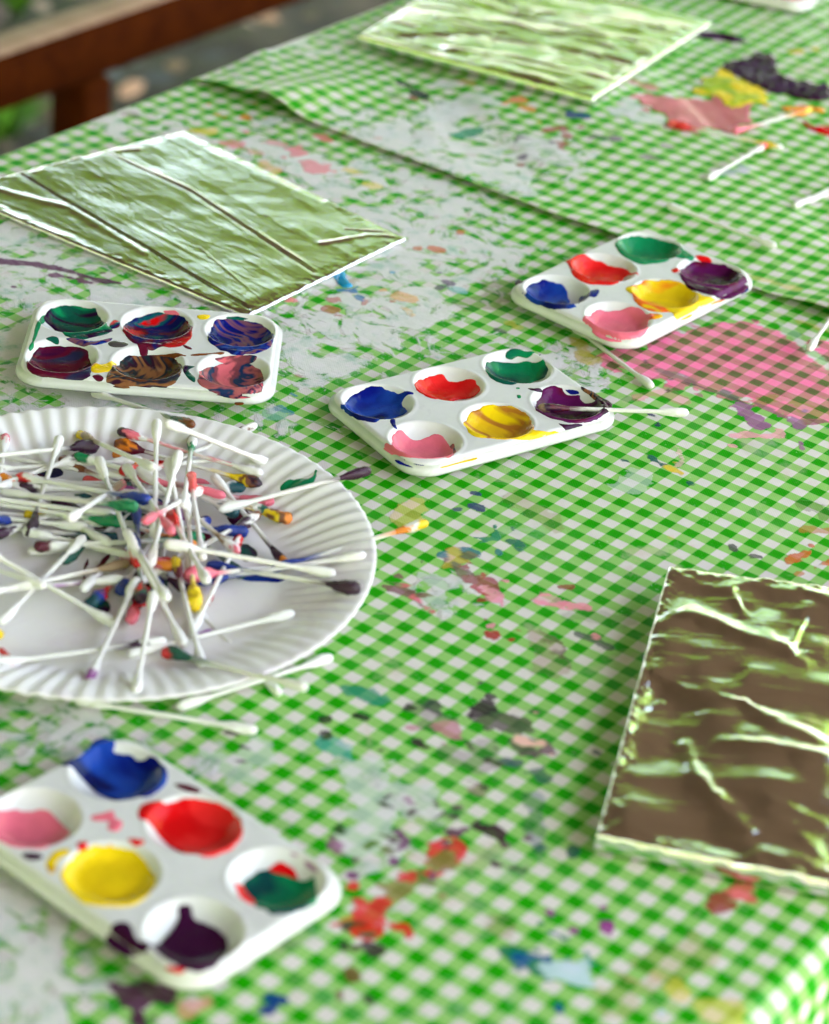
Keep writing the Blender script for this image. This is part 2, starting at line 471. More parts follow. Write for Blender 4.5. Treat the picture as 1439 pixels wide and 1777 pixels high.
stroke([(930, 1345), (945, 1355)], .5, (.02, .10, .08), .8)
stroke([(815, 1355), (830, 1380)], .22, (.30, .12, .18), .6)
stroke([(925, 1385), (930, 1420), (935, 1470)], .5, (.05, .12, .22), .5, 1.)
stroke([(622, 1245), (632, 1250)], .3, (.02, .012, .02), .95)
stroke([(610, 1197), (640, 1205), (660, 1215)], .36, (.01, .22, .15), .8)
stroke([(575, 1295), (600, 1310), (620, 1330)], .4, (.10, .35, .38), .6)
stroke([(645, 1385), (660, 1392), (668, 1410)], .34, (.05, .006, .045), .95)
stroke([(665, 1405), (672, 1418)], .3, (.30, .06, .26), .8)
stroke([(696, 1460)], .62, (.16, .02, .15), .95)
stroke([(580, 1455), (600, 1445)], .2, (.04, .02, .03), .8)
stroke([(575, 1468), (590, 1472)], .3, (.26, .05, .2), .8)
stroke([(775, 1425), (790, 1418), (795, 1432)], .3, (.035, .008, .025), .95)
stroke([(785, 1442), (810, 1440)], .32, (.10, .01, .08), .9)
stroke([(820, 1436), (845, 1440), (868, 1452)], .36, (.045, .006, .032), .95)
stroke([(858, 1500), (885, 1508), (910, 1515)], .2, (.07, .015, .05), .95)
stroke([(935, 1470)], .25, (.005, .08, .09), .9)
# red smear with green showing
patch([(735, 1462), (775, 1458), (808, 1470), (810, 1490), (790, 1505), (760, 1522), (735, 1535), (700, 1540), (690, 1520), (705, 1508), (745, 1500)], (.70, .015, .03), .95, .25)
patch([(615, 1570), (660, 1560), (690, 1540), (712, 1545), (690, 1565), (665, 1582), (655, 1615), (635, 1622), (610, 1610), (600, 1595)], (.70, .015, .03), .95, .25)
stroke([(775, 1490), (770, 1498)], .5, (.25, .11, .03), .8)
stroke([(728, 1520), (735, 1528)], .4, (.14, .14, .04), .75)
stroke([(700, 1545), (690, 1555)], .45, (.3, .16, .08), .7)
stroke([(598, 1598), (608, 1594)], .36, (.62, .24, .02), .9)
stroke([(608, 1605), (622, 1608)], .34, (.05, .02, .02), .9)
stroke([(628, 1615), (650, 1618)], .3, (.62, .01, .01), .95)
stroke([(648, 1650)], .3, (.035, .015, .03), .95)
stroke([(608, 1685), (613, 1697)], .22, (.16, .06, .03), .85)
stroke([(892, 1655), (905, 1660)], .55, (.006, .17, .08), .93)
stroke([(905, 1662), (930, 1672), (945, 1680)], .42, (.006, .075, .26), .93)
stroke([(945, 1682), (960, 1688)], .42, (.006, .17, .08), .93)
stroke([(965, 1682), (990, 1665)], .3, (.01, .20, .22), .85)
stroke([(985, 1682), (1003, 1680)], .75, (.50, .62, .72), .9)
stroke([(850, 1610), (880, 1600), (870, 1625)], .5, (.30, .18, .10), .5, 1.)
stroke([(1052, 1615)], .34, (.28, .02, .25), .95)
patch([(1240, 1572), (1262, 1545), (1290, 1530), (1312, 1540), (1318, 1562), (1300, 1572), (1265, 1560), (1250, 1580)], (.75, .09, .12), .9, .4)
stroke([(1255, 1560), (1240, 1575)], .3, (.3, .02, .03), .9)
stroke([(1295, 1512), (1305, 1530)], .3, (.65, .12, .10), .7)
stroke([(1200, 1650), (1130, 1700), (1080, 1740)], .9, (.40, .34, .12), .5, 1.)
stroke([(1105, 1705), (1140, 1700)], .4, (.60, .30, .20), .5)
stroke([(1165, 1715), (1175, 1720)], .4, (.70, .52, .08), .6)
stroke([(1230, 1760), (1260, 1757)], .6, (.72, .55, .1), .5)
patch([(190, 1712), (225, 1718), (262, 1716), (318, 1712), (285, 1740), (250, 1768), (238, 1775), (215, 1745)], (.075, .008, .055), .96)
patch([(438, 1762), (450, 1745), (480, 1730), (498, 1740), (490, 1755), (460, 1772)], (.008, .03, .22), .96)
stroke([(330, 1755), (360, 1740)], .35, (.70, .22, .18), .6)
stroke([(385, 1270), (410, 1275)], .16, (.05, .02, .05), .9)
stroke([(590, 925), (620, 935)], .4, (.6, .38, .1), .4)
stroke([(700, 905), (720, 870)], .4, (.7, .48, .12), .45)
stroke([(1370, 975), (1385, 968), (1400, 962)], .22, (.55, .10, .02), .85)
stroke([(1415, 985), (1430, 980)], .22, (.52, .14, .03), .7)
stroke([(1395, 920), (1439, 922)], .22, (.45, .15, .03), .6)
stroke([(1395, 880), (1439, 895)], .6, (.12, .13, .05), .5, 1.)
stroke([(1128, 722), (1138, 726)], .2, (.02, .02, .10), .95)
stroke([(1268, 945), (1273, 955)], .14, (.06, .06, .06), .9)
# upper left quarter of the lower cloth
stroke([(0, 455), (60, 460), (110, 470), (160, 485), (205, 492)], .22, (.10, .008, .075), .93)
stroke([(100, 478), (150, 490)], .3, (.14, .012, .10), .9)
stroke([(585, 470), (592, 485), (603, 498)], .32, (.01, .24, .46), .95)
stroke([(588, 505), (612, 506), (622, 498)], .18, (.02, .16, .42), .85)
stroke([(605, 495), (612, 488)], .34, (.50, .45, .35), .8)
for p, r, c, o in [((510, 262), .6, (.80, .16, .24), .8), ((545, 290), .7, (.78, .20, .26), .75), ((480, 250), .5, (.85, .3, .35), .6), ((440, 265), .5, (.8, .4, .35), .6),
                   ((350, 228), .6, (.72, .52, .05), .7), ((385, 202), .35, (.70, .25, .02), .85), ((432, 206), .4, (.70, .22, .02), .85), ((405, 250), .5, (.82, .2, .3), .7),
                   ((470, 292), .7, (.78, .45, .12), .6), ((615, 300), .5, (.75, .55, .06), .6), ((650, 322), .4, (.78, .58, .1), .6), ((560, 240), .4, (.7, .1, .15), .8),
                   ((570, 520), .4, (.5, .12, .1), .7), ((575, 537), .35, (.45, .1, .08), .7), ((500, 520), .3, (.85, .2, .25), .8), ((755, 433), .3, (.6, .12, .03), .8),
                   ((700, 515), .45, (.75, .35, .1), .7), ((710, 540), .35, (.78, .5, .2), .6), ((780, 492), .22, (.10, .03, .16), .8), ((800, 505), .3, (.25, .5, .55), .7),
                   ((740, 655), .4, (.45, .08, .14), .5), ((890, 565), .5, (.7, .55, .1), .5), ((870, 575), .3, (.1, .08, .1), .7), ((500, 715), .3, (.05, .22, .35), .8), ((478, 720), .5, (.3, .45, .5), .5),
                   ((160, 340), .4, (.5, .1, .1), .4), ((660, 250), .3, (.7, .3, .3), .5), ((230, 200), .4, (.3, .1, .2), .4)]:
    MARKS.append(('l', L_([(p[0]-5, p[1]-2), (p[0]+5, p[1]+2)]), r*.72, c, o, 0.))
stroke([(880, 500), (850, 520), (820, 530)], 1.2, (.20, .16, .09), .5, 1.)
stroke([(1000, 600), (1020, 625)], .5, (.5, .36, .06), .7)
stroke([(1300, 490), (1350, 500), (1380, 515)], .45, (.62, .46, .03), .6, 1.)
stroke([(1385, 560), (1430, 575)], .5, (.65, .5, .05), .5, 1.)
# upper cloth
stroke([(700, 150), (715, 160), (732, 172)], .45, (.02, .022, .04), .95)
stroke([(722, 178), (735, 178)], .4, (.26, .07, .06), .9)
stroke([(798, 237), (825, 232), (838, 226)], .42, (.005, .26, .14), .92)
stroke([(910, 255), (935, 262), (962, 275)], .5, (.17, .11, .21), .85)
stroke([(950, 238), (972, 233), (982, 248), (975, 262), (968, 280)], .32, (.34, .05, .05), .8)
stroke([(938, 285), (945, 280)], .3, (.22, .08, .05), .8)
stroke([(1030, 250), (1055, 255), (1062, 252)], .42, (.13, .09, .16), .85)
stroke([(1120, 285), (1150, 292)], .34, (.14, .11, .14), .7)
stroke([(990, 213), (1015, 216)], .34, (.01, .05, .20), .93)
stroke([(890, 185), (905, 183)], .42, (.72, .19, .07), .85)
stroke([(905, 195), (920, 201)], .34, (.74, .26, .07), .8)
stroke([(785, 145), (815, 152)], .4, (.45, .20, .08), .6)
stroke([(1100, 153), (1125, 162)], .5, (.60, .20, .20), .8)
stroke([(1145, 262), (1160, 268)], .3, (.3, .2, .3), .6)
stroke([(1265, 310), (1295, 300)], .5, (.38, .36, .52), .6)
stroke([(1375, 100), (1385, 98)], .35, (.72, .42, .05), .8)
stroke([(1245, 65), (1278, 76)], .5, (.03, .02, .03), .9)
# white smears, and one painted sheen patch, as marks
for pts, r, o in [([(760, 205), (800, 190), (835, 180)], 1.1, .75), ([(770, 150), (785, 148)], .6, .8), ([(1090, 190), (1100, 200)], .6, .75), ([(1080, 210), (1130, 222)], .7, .8),
                  ([(650, 235), (690, 242)], .8, .7), ([(720, 245), (740, 260)], .9, .6), ([(860, 320), (910, 338)], .7, .75), ([(430, 100), (470, 88), (520, 72)], .8, .75),  # last stroke here paints a pale sheen onto the far cloth
                  ([(640, 1330), (660, 1390), (640, 1460)], .9, .6), ([(700, 1370), (720, 1400)], .9, .6), ([(930, 265), (980, 290)], 1., .5), ([(740, 1010), (765, 1020), (760, 1045)], .6, .6),
                  ([(370, 1320), (420, 1345), (440, 1310)], .8, .5), ([(1110, 830), (1080, 850)], .7, .4), ([(1350, 560), (1439, 640)], .3, .3)]:
    stroke(pts, r, (.62, .62, .64), o)

_r = np.random.RandomState(12)
for kd, P, r, c, op, t in list(MARKS):
    if t >= 1 or op < .65: continue
    P = np.array(P)
    for _ in range(_r.randint(1, 4)):
        q = P[_r.randint(len(P))]+_r.randn(2)*(.7+r)
        q2 = q+_r.randn(2)*.12
        MARKS.append(('l', [q, q2], _r.uniform(.04, .15), c, op*.95, 0.))

def mark_attrs(A, B):
    sh = A.shape
    mask = np.zeros(sh); col = np.zeros(sh+(4,)); tr = np.zeros(sh)
    col[..., :3] = .4
    a0, a1, b0, b1 = A.min(), A.max(), B.min(), B.max()
    for kind, P, r, c, op, t in MARKS:
        P = np.array(P)
        pad = r+1.2
        lo, hi = P.min(0)-pad, P.max(0)+pad
        if lo[0] > a1 or hi[0] < a0 or lo[1] > b1 or hi[1] < b0: continue
        sel = (A > lo[0]) & (A < hi[0]) & (B > lo[1]) & (B < hi[1])
        if not sel.any(): continue
        x, y = A[sel], B[sel]
        sd = line_sd(x, y, P, r) if kind == 'l' else poly_sd(x, y, P)
        wob = min(1.1, 1.5*r+.12) if kind == 'l' else (1.5 if t >= 1 else .55)
        sd = sd+wob*(fbm(x*1.5, y*1.5, 71, 4)-.5)*1.5
        v = np.clip(.5+sd/.7, 0, 1)
        if r and r < .5: v = np.clip(.5+sd/(2*r+.1), 0, 1)
        old = mask[sel]
        better = (v > .36) | (v > old)
        better &= v > .02
        better &= ~((v < .5) & (old > v))
        cs = col[sel]; cs[better] = (*c, op); col[sel] = cs
        ts = tr[sel]; ts[better] = t; tr[sel] = ts
        mk = np.where(better, v, old); mask[sel] = mk
    return mask, col, tr

# where dried white paint lies thick, plus one painted sheen spot: (photo x, y, radius in repeats, strength)
WHITE_SPOTS = [(590, 450, 4.5, .30), (520, 560, 4.5, .30), (560, 610, 3.5, .30), (640, 500, 3.5, .24), (640, 400, 4, .22), (60, 500, 6, .34), (180, 540, 4, .30), (130, 430, 5, .28), (30, 720, 5, .32), (200, 705, 4, .28),
               (600, 340, 6, .20), (500, 300, 6, .18), (400, 240, 5, .12), (250, 190, 5, .12), (100, 240, 5, .14), (700, 360, 4, .14), (800, 400, 4, .14), (880, 590, 3, .08), (970, 640, 2.2, .34), (1010, 655, 1.8, .32),
               (40, 1620, 3., .24), (50, 1730, 3., .30), (20, 1540, 2.5, .24), (20, 1230, 3.5, .24), (90, 1275, 2.6, .20), (720, 820, 2.5, .14), (500, 740, 3, .18), (350, 1310, 2.5, .14), (420, 1350, 2.2, .15),
               (690, 1400, 2.6, .20), (640, 1500, 2.4, .14), (820, 1010, 2.4, .12), (760, 1030, 2, .18), (400, 1720, 3, .12), (1100, 1250, 2, .06), (830, 540, 5, .10), (900, 430, 6, .10), (560, 1650, 2.5, .12)]
UP_WHITE = [(650, 245, 4, .26), (760, 190, 4, .2), (900, 330, 5, .20), (960, 280, 4, .18), (430, 100, 4, .26), (560, 60, 5, .16), (1100, 210, 3, .2), (740, 270, 4, .18), (850, 230, 4, .14), (1010, 170, 3, .1), (1400, 100, 4, .12), (300, 160, 4, .1)]  # strongest spot by the left edge paints in a sheen, others dried paint

def white_attr(A, B, spots, base):
    w = np.full(A.shape, base)
    for x, y, r, s in spots:
        c = ab(up(x, y))
        w = w+.8*s*np.exp(-((A-c[0])**2+(B-c[1])**2)/(r*r))
    return np.minimum(w, .545)

A_LEFT, A_RIGHT = -74.6, -18.9

def drape(s):
    """arc length across the table -> (a, z): flat top, rounded edge, hanging side"""
    r = 1.0
    a = s.copy(); z = np.zeros_like(s)
    for edge, sg in ((A_RIGHT-r, 1), (A_LEFT+r, -1)):
        t = (s-edge)*sg
        q = t > 0
        th = np.clip(t/r, 0, math.pi/2*.94)
        rest = np.maximum(t-r*math.pi/2*.94, 0)
        aa = edge+sg*(r*np.sin(th)+rest*math.cos(math.pi/2*.94))
        zz = -(r*(1-np.cos(th))+rest*math.sin(math.pi/2*.94))
        a = np.where(q, aa, a); z = np.where(q, zz, z)
    return a, z

def lines(*segs):
    out = []
    for a, b, st in segs:
        n = max(1, int(round((b-a)/st)))
        out += list(np.linspace(a, b, n, endpoint=False))
    out.append(segs[-1][1])
    return np.array(out)

def low_wrinkle(A, B):
    h = .07*fbm(A*.14, B*.14, 3, 3)
    # gentle sag where the cloth runs over the boards of the table
    return h

def up_wrinkle(A, B):
    d = B-89.5
    h = .09+.10*fbm(A*.10+5, B*.10, 9, 3)
    # long soft folds running across the far cloth
    h += .10*np.sin((B*.8+A*.55)*.42)*sstep(1, 6, d)*sstep(-42, -60, A*.6+B*-.2)
    h += .16*sstep(.45, .8, fbm(A*.22+.3*B, B*.05, 31, 2))*sstep(.5, 6, d)
    # raised tunnel near the left corner and lifted corner on the right
    h += .72*np.exp(-((A+69.2-.16*d)/1.9)**2)*np.exp(-(d/5.)**2)
    h += .30*np.exp(-((A+72.2-.1*d)/1.1)**2)*np.exp(-(d/4.)**2)
    h += .40*np.exp(-((A+38.6)/2.2)**2)*np.exp(-(d/2.6)**2)
    h += .12*np.exp(-((A+60)/7)**2)*np.exp(-(d/1.5)**2)
    h += .16*np.exp(-((A+50)/6)**2)*np.exp(-(d/1.2)**2)
    return h

LAT0 = ab(np.array([LCX, LCY]))
def make_cloth(name, sg, tl, lat, wr, spots, base, mat, label, fleck_fn):
    U, Vv = np.meshgrid(sg, tl, indexing='ij')
    a, z = drape(U)
    Bv = Vv.copy()
    if lat is None:
        ui, vi = U-LAT0[0], Vv-LAT0[1]
    else:
        Mi = np.linalg.inv(np.array(lat[0]).T)
        q = np.stack([U-lat[1][0], Vv-lat[1][1]], -1) @ Mi.T
        ui, vi = q[..., 0], q[..., 1]
    if lat is not None:        # cut edge of the upper cloth is not quite straight
        e = .35*(fbm(U*.15, U*0, 77, 3)-.5)*2
        Bv = Bv+e*np.exp(-(Vv-tl[0])/2.)
    h = wr(a, Bv)
    hang = z < -.02
    h = np.where(hang, h*.3, h)
    if lat is not None:
        z = np.where(hang, z, z)
    mask, col, tr = mark_attrs(a, Bv)
    w = white_attr(a, Bv, spots, base)
    ctr = inv_ab(np.array([(A_LEFT+A_RIGHT)/2, (tl[0]+tl[-1])/2]))
    nx = np.where(hang, np.sign(U-(A_LEFT+A_RIGHT)/2), 0)
    extra = .12 if lat is not None else 0
    V = np.stack([(a-(A_LEFT+A_RIGHT)/2+nx*extra)*K, (Bv-(tl[0]+tl[-1])/2)*K, (z+h)*K], -1).reshape(-1, 3)
    o = mesh_np(name, V, grid_faces(len(sg), len(tl)), mat, None, True, np.stack([ui, vi], -1).reshape(-1, 2),
                dict(mask=mask.ravel(), paint=col.reshape(-1, 4), trans=tr.ravel(), white=w.ravel(), fleck=fleck_fn(a, Bv).ravel()))
    o.location = (ctr[0]*K, ctr[1]*K, TZ); o.rotation_euler = (0, 0, YAW)
    tag(o, label, 'tablecloth')
    return o

def fleck_low(A, B):
    c = ab(up(560, 330)); c2 = ab(up(520, 560))
    return np.clip(.25+.9*np.exp(-((A-c[0])**2+(B-c[1])**2)/120)+.35*np.exp(-((A-c2[0])**2+(B-c2[1])**2)/60), 0, 1)

sg = lines((A_LEFT-14, A_LEFT-.5, .7), (A_LEFT-.5, A_RIGHT+1.2, .115), (A_RIGHT+1.2, A_RIGHT+13, .6))
tl = lines((18, 35, .6), (35, 92, .115), (92, 97, .5))
lower = make_cloth('tablecloth', sg, tl, None, low_wrinkle, WHITE_SPOTS, .26, gingham_material('green_gingham_vinyl', 1),
                   'paint-covered green and white gingham cloth lying under the paper plate and four palettes', fleck_low)
sg2 = lines((A_LEFT-11, A_LEFT-.5, .7), (A_LEFT-.5, -34, .125), (-34, A_RIGHT+10, .5))
tl2 = lines((89.5, 129, .125), (129, 162, .6))
upper = make_cloth('tablecloth', sg2, tl2, ([(1.047, .081), (-.033, 1.024)], (-53.05, 90.05)), lambda A, B: low_wrinkle(A, B)+up_wrinkle(A, B), UP_WHITE, .24,
                   gingham_material('green_gingham_vinyl_far', 2), 'second green gingham cloth overlapping the first, its cut edge crossing the table behind the palettes', lambda A, B: np.full(A.shape, .3))
sm = upper.modifiers.new('thick', 'SOLIDIFY'); sm.thickness = .0006; sm.offset = -1

def cloth_h(w):                # height of whichever cloth is on top, in repeats, at ground point w
    p = ab(w)
    h = low_wrinkle(p[..., 0], p[..., 1])
    return np.where(p[..., 1] > 89.5, h+up_wrinkle(p[..., 0], p[..., 1]), h)

# table under the cloths
def wtab(a, b, z): p = inv_ab(np.array([a, b])); return Vector((p[0]*K, p[1]*K, z))
tb = empty('table', wtab((A_LEFT+A_RIGHT)/2, 90, 0), YAW)
tag(tb, 'long wooden table hidden beneath the gingham cloths', 'table')
mb = MB()
wid = (A_RIGHT-A_LEFT)*K-.012
for k in range(5):
    mb.box((-wid/2+wid*(k+.5)/5, 0, TZ-.0225), (wid/5-.004, 1.84, .04), None, .003)
mb.build('tabletop', M['table'], tb)
for sx in (-1, 1):
    for sy in (-1, 1):
        MB().box((sx*(wid/2-.08), sy*.7, (TZ-.045)/2), (.08, .08, TZ-.047), None, .004).build('leg', M['table'], tb)

# ------------------------------------------------------------------ splat meshes (wet paint with thickness)
def splat(name, sdf, lo, hi, step, hfun, thick, mat, parent, level=None, lumps=0., seed=0, rim=.35):
    xs = np.arange(lo[0]-2*step, hi[0]+2*step, step); ys = np.arange(lo[1]-2*step, hi[1]+2*step, step)
    X, Y = np.meshgrid(xs, ys, indexing='ij')
    D = sdf(X, Y)
    gx, gy = np.gradient(D, step)
    g2 = np.hypot(gx, gy)+1e-6
    ins = D > 0
    cell = ins[:-1, :-1] | ins[1:, :-1] | ins[1:, 1:] | ins[:-1, 1:]
    mv = np.where(ins, 0, np.clip(-D, 0, step*1.5))
    X2 = X+mv*gx/g2; Y2 = Y+mv*gy/g2
    D2 = np.where(ins, D, 0)
    prof = 1-(1-np.clip(D2/rim, 0, 1))**2
    prof = np.sqrt(np.clip(prof, 0, 1))
    H = hfun(X2, Y2)
    t = thick*prof
    if lumps: t = t*(1-lumps+2*lumps*fbm(X2*3.2, Y2*3.2, seed, 3)**1.4)
    Z = H+t
    if level is not None:
        lv = level+.05*(fbm(X2*1.3, Y2*1.3, seed+3, 2)-.5)
        k = .14
        a = lv; b = Z
        hh = np.clip(.5+.5*(a-b)/k, 0, 1)
        Zs = b*(1-hh)+a*hh+k*hh*(1-hh)
        Z = np.where(prof > 0, np.maximum(Z, Zs), Z)
    idx = -np.ones(X.shape, int)
    use = np.zeros(X.shape, bool)
    for di in (0, 1):
        for dj in (0, 1):
            use[di:X.shape[0]-1+di, dj:X.shape[1]-1+dj] |= cell
    idx[use] = np.arange(use.sum())
    Fq = np.stack([idx[:-1, :-1], idx[1:, :-1], idx[1:, 1:], idx[:-1, 1:]], -1)[cell]
    V = np.stack([X2[use], Y2[use], Z[use]], -1)*K
    if len(Fq) == 0: return None
    return mesh_np(name, V, Fq, mat, parent)

# ------------------------------------------------------------------ paint palettes
TL2, TW2, TR = 4.78, 3.18, 1.05        # half length, half width, corner radius (repeats)
TOP, WR, DEP = .90, 1.375, .66
WELLS = [(sx*3.3, sy*1.6) for sy in (1, -1) for sx in (-1, 0, 1)]

def tray_h(x, y):
    x = np.asarray(x, float); y = np.asarray(y, float)
    qx, qy = np.abs(x)-(TL2-TR), np.abs(y)-(TW2-TR)
    sd = -(np.hypot(np.maximum(qx, 0), np.maximum(qy, 0))+np.minimum(np.maximum(qx, qy), 0)-TR)
    r = .22
    d = np.clip(sd, 0, r)
    z = TOP-(r-np.sqrt(np.maximum(r*r-(r-d)**2, 0)))
    for wx, wy in WELLS:
        rr = np.hypot(x-wx, y-wy)/WR
        bowl = DEP*(1-np.clip(rr, 0, 1)**2.5)
        soft = .5*(bowl+np.sqrt(bowl*bowl+.0012))-.0173
        # tiny raised lip round each well
        lip = .018*np.exp(-((rr-1.05)/.04)**2)
        z = z-np.maximum(soft, 0)*(rr < 1.25)+lip*(rr > .8)*(rr < 1.3)
    return z

def tray_mesh():
    xs = np.unique(np.concatenate([np.linspace(-TL2, TL2, 170), -TL2+np.array([.03, .06, .1, .15, .2, .25]), TL2-np.array([.03, .06, .1, .15, .2, .25])]))
    ys = np.unique(np.concatenate([np.linspace(-TW2, TW2, 116), -TW2+np.array([.03, .06, .1, .15, .2, .25]), TW2-np.array([.03, .06, .1, .15, .2, .25])]))
    X, Y = np.meshgrid(xs, ys, indexing='ij')
    ax, ay = np.abs(X)-(TL2-TR), np.abs(Y)-(TW2-TR)
    # squeeze the square corner onto the rounded one
    m = np.maximum(ax, ay); l = np.hypot(ax, ay)
    q = (ax > 0) & (ay > 0)
    f = np.where(q, m/np.maximum(l, 1e-9), 1)
    X2 = np.where(q, np.sign(X)*((TL2-TR)+ax*f), X); Y2 = np.where(q, np.sign(Y)*((TW2-TR)+ay*f), Y)
    Z = tray_h(X2, Y2)
    nx, ny = X.shape
    idx = np.arange(nx*ny).reshape(nx, ny)
    V = np.stack([X2, Y2, Z], -1).reshape(-1, 3)
    Fq = grid_faces(nx, ny)
    loop = np.concatenate([idx[:, 0], idx[-1, 1:], idx[-2::-1, -1], idx[0, -2:0:-1]])
    P = V[loop]
    c = P[:, :2]/np.maximum(np.linalg.norm(P[:, :2], axis=1, keepdims=True), 1e-6)
    rings = [P]
    for off, zz in ((.035, TOP-.30), (.055, TOP-.42), (.03, TOP-.47)):
        R = P.copy(); R[:, :2] += c*off; R[:, 2] = zz; rings.append(R)
    base = len(V); n = len(loop); add = []
    prev = loop
    for R in rings[1:]:
        cur = np.arange(base, base+n); base += n
        add.append(np.stack([prev, cur, np.roll(cur, -1), np.roll(prev, -1)], -1))
        V = np.concatenate([V, R]); prev = cur
    Fq = np.concatenate([Fq]+[a[:, ::-1] for a in add])
    o = mesh_np('tray', V*K, Fq, M['tray'])
    md = o.modifiers.new('shell', 'SOLIDIFY'); md.thickness = .0014; md.offset = -1
    return o

TRAY = None
class Palette:
    def __init__(s, c, ang, label, lift=0., tilt=(0, 0), at=.8):
        global TRAY
        s.c = np.array(c, float); s.a = ang; s.lift = lift
        s.root = empty('paint_palette', (c[0]*K, c[1]*K, TZ+lift*K), ang)
        s.root.rotation_euler = (tilt[0], tilt[1], ang)
        tag(s.root, label, 'palette', 'six-well paint palettes on the table')
        if TRAY is None: TRAY = tray_mesh(); o = TRAY
        else: o = TRAY.copy(); COL.objects.link(o)
        o.parent = s.root
        s.n = 0
    def loc(s, w):
        d = np.asarray(w)-s.c; ca, sa = math.cos(s.a), math.sin(s.a)
        return np.stack([ca*d[..., 0]+sa*d[..., 1], -sa*d[..., 0]+ca*d[..., 1]], -1)
    def hit(s, x, y):
        h = TOP
        for _ in range(14):
            p = s.loc(up(x, y, h+s.lift))
            h = .5*h+.5*float(tray_h(p[0], p[1]))
        return p
    def paint(s, pts, tf, mat, label, level=None, thick=.045, rag=.10, name='paint'):
        ox, oy, sc = tf
        P = np.array(smooth_poly([s.hit(ox+x/sc, oy+y/sc) for x, y in pts], 4))
        s.n += 1; seed = s.n*31+int(s.c[1]*10)
        def sdf(X, Y): return poly_sd(X, Y, P)+rag*(fbm(X*2.6, Y*2.6, seed, 3)-.5)*1.3
        lo, hi = P.min(0)-.2, P.max(0)+.2
        hf = lambda X, Y: tray_h(np.clip(X, -TL2, TL2), np.clip(Y, -TW2, TW2))
        o = splat(name, sdf, lo, hi, .055, hf, thick, mat, s.root, None if level is None else TOP-DEP+level, .35, seed, .14)
        if o is not None:
            o['label'] = label
        return o
    def dabs(s, lst, tf):
        for pts, mat, lab in lst:
            s.paint(pts, tf, mat, lab, None, .03, .05, 'paint_smear')

def P_(c, long_deg): return (c, math.radians(long_deg))
# palette in the middle of the photo
p2 = Palette((1.80, 83.85), math.radians(37.2), 'white six-well palette in the middle with a swab resting in its purple well')
z = (540, 380, 1.6007)
zz = (560, 590, 2.7673)
p2.paint([(85, 300), (95, 330), (115, 290), (150, 260), (195, 238), (225, 225), (275, 225), (330, 245), (370, 255), (430, 250), (432, 262), (395, 272), (385, 310), (405, 340), (385, 360), (340, 375), (270, 385), (225, 395), (165, 385), (110, 345)], zz, M['blue_grad'], 'blue paint filling a well', .18)
p2.paint([(442, 225), (455, 195), (510, 178), (570, 170), (605, 195), (650, 198), (720, 190), (740, 205), (755, 240), (720, 275), (640, 288), (560, 285), (490, 265)], zz, M['red_wet'], 'red paint', .14)
p2.paint([(778, 140), (790, 105), (850, 105), (930, 108), (990, 105), (1045, 100), (1060, 92), (1072, 110), (1086, 150), (1060, 185), (1000, 205), (930, 212), (850, 205), (800, 175)], zz, M['green_dark'], 'green paint', .12)
p2.paint([(1020, 330), (1030, 290), (1050, 270), (1060, 235), (1110, 222), (1150, 235), (1165, 255), (1230, 265), (1235, 290), (1300, 295), (1385, 300), (1385, 350), (1330, 375), (1260, 392), (1190, 398), (1110, 380), (1050, 350)], zz, M['purple_wet'], 'purple paint with white showing through', .12)
p2.paint([(675, 400), (700, 365), (745, 335), (800, 315), (860, 315), (930, 330), (985, 360), (1012, 400), (1010, 430), (985, 450), (940, 470), (860, 478), (780, 472), (715, 455)], zz, M['yellow_mix'], 'yellow paint with brown swirls', .14)
p2.paint([(298, 510), (335, 505), (340, 450), (375, 430), (400, 455), (440, 480), (490, 470), (540, 450), (590, 475), (615, 510), (635, 530), (600, 560), (520, 570), (440, 565), (360, 555), (310, 540)], zz, M['pink'], 'pink paint', .10)
p2.dabs([([(878, 70), (890, 55), (930, 42), (985, 55), (1050, 70), (1000, 78), (940, 78), (905, 95), (880, 88)], M['green_dark'], 'green smear above the green well'),
         ([(985, 232), (1020, 232), (1055, 245), (1020, 245)], M['purple'], 'thin purple flick'),
         ([(325, 385), (345, 380), (350, 410), (358, 425), (340, 418)], M['blue'], 'blue drip'),
         ([(345, 575), (380, 570), (420, 590), (490, 612), (470, 618), (400, 605), (360, 595)], M['blue'], 'blue smear on the rim'),
         ([(540, 615), (600, 590), (680, 575), (738, 562), (735, 575), (660, 592), (590, 612)], M['yellow_mix'], 'yellow and green streak on the rim'),
         ([(900, 475), (970, 455), (1020, 432), (1080, 440), (1130, 435), (1125, 455), (1050, 475), (980, 490)], M['yellow'], 'yellow smear running off the well'),
         ([(1240, 228), (1280, 240), (1340, 275), (1385, 305), (1340, 295), (1280, 262)], M['brown_mix'], 'brown streak'),
         ([(1130, 400), (1180, 405), (1245, 405), (1230, 425), (1170, 435)], M['purple'], 'purple smudges below the well'),
         ([(1165, 238), (1220, 240), (1232, 258), (1190, 262)], M['blue'], 'blue fleck in the purple'),
         ([(930, 228), (945, 228), (945, 235), (930, 235)], M['green'], 'green drop'), ([(935, 265), (950, 265), (950, 278), (937, 278)], M['green'], 'green drop'),
         ([(228, 325), (260, 320), (275, 360), (240, 365)], M['maroon'], 'maroon fleck in the blue'),
         ([(605, 520), (630, 500), (640, 540), (590, 565), (545, 565), (580, 545)], M['pink_mix'], 'dark edge of the pink')], zz)
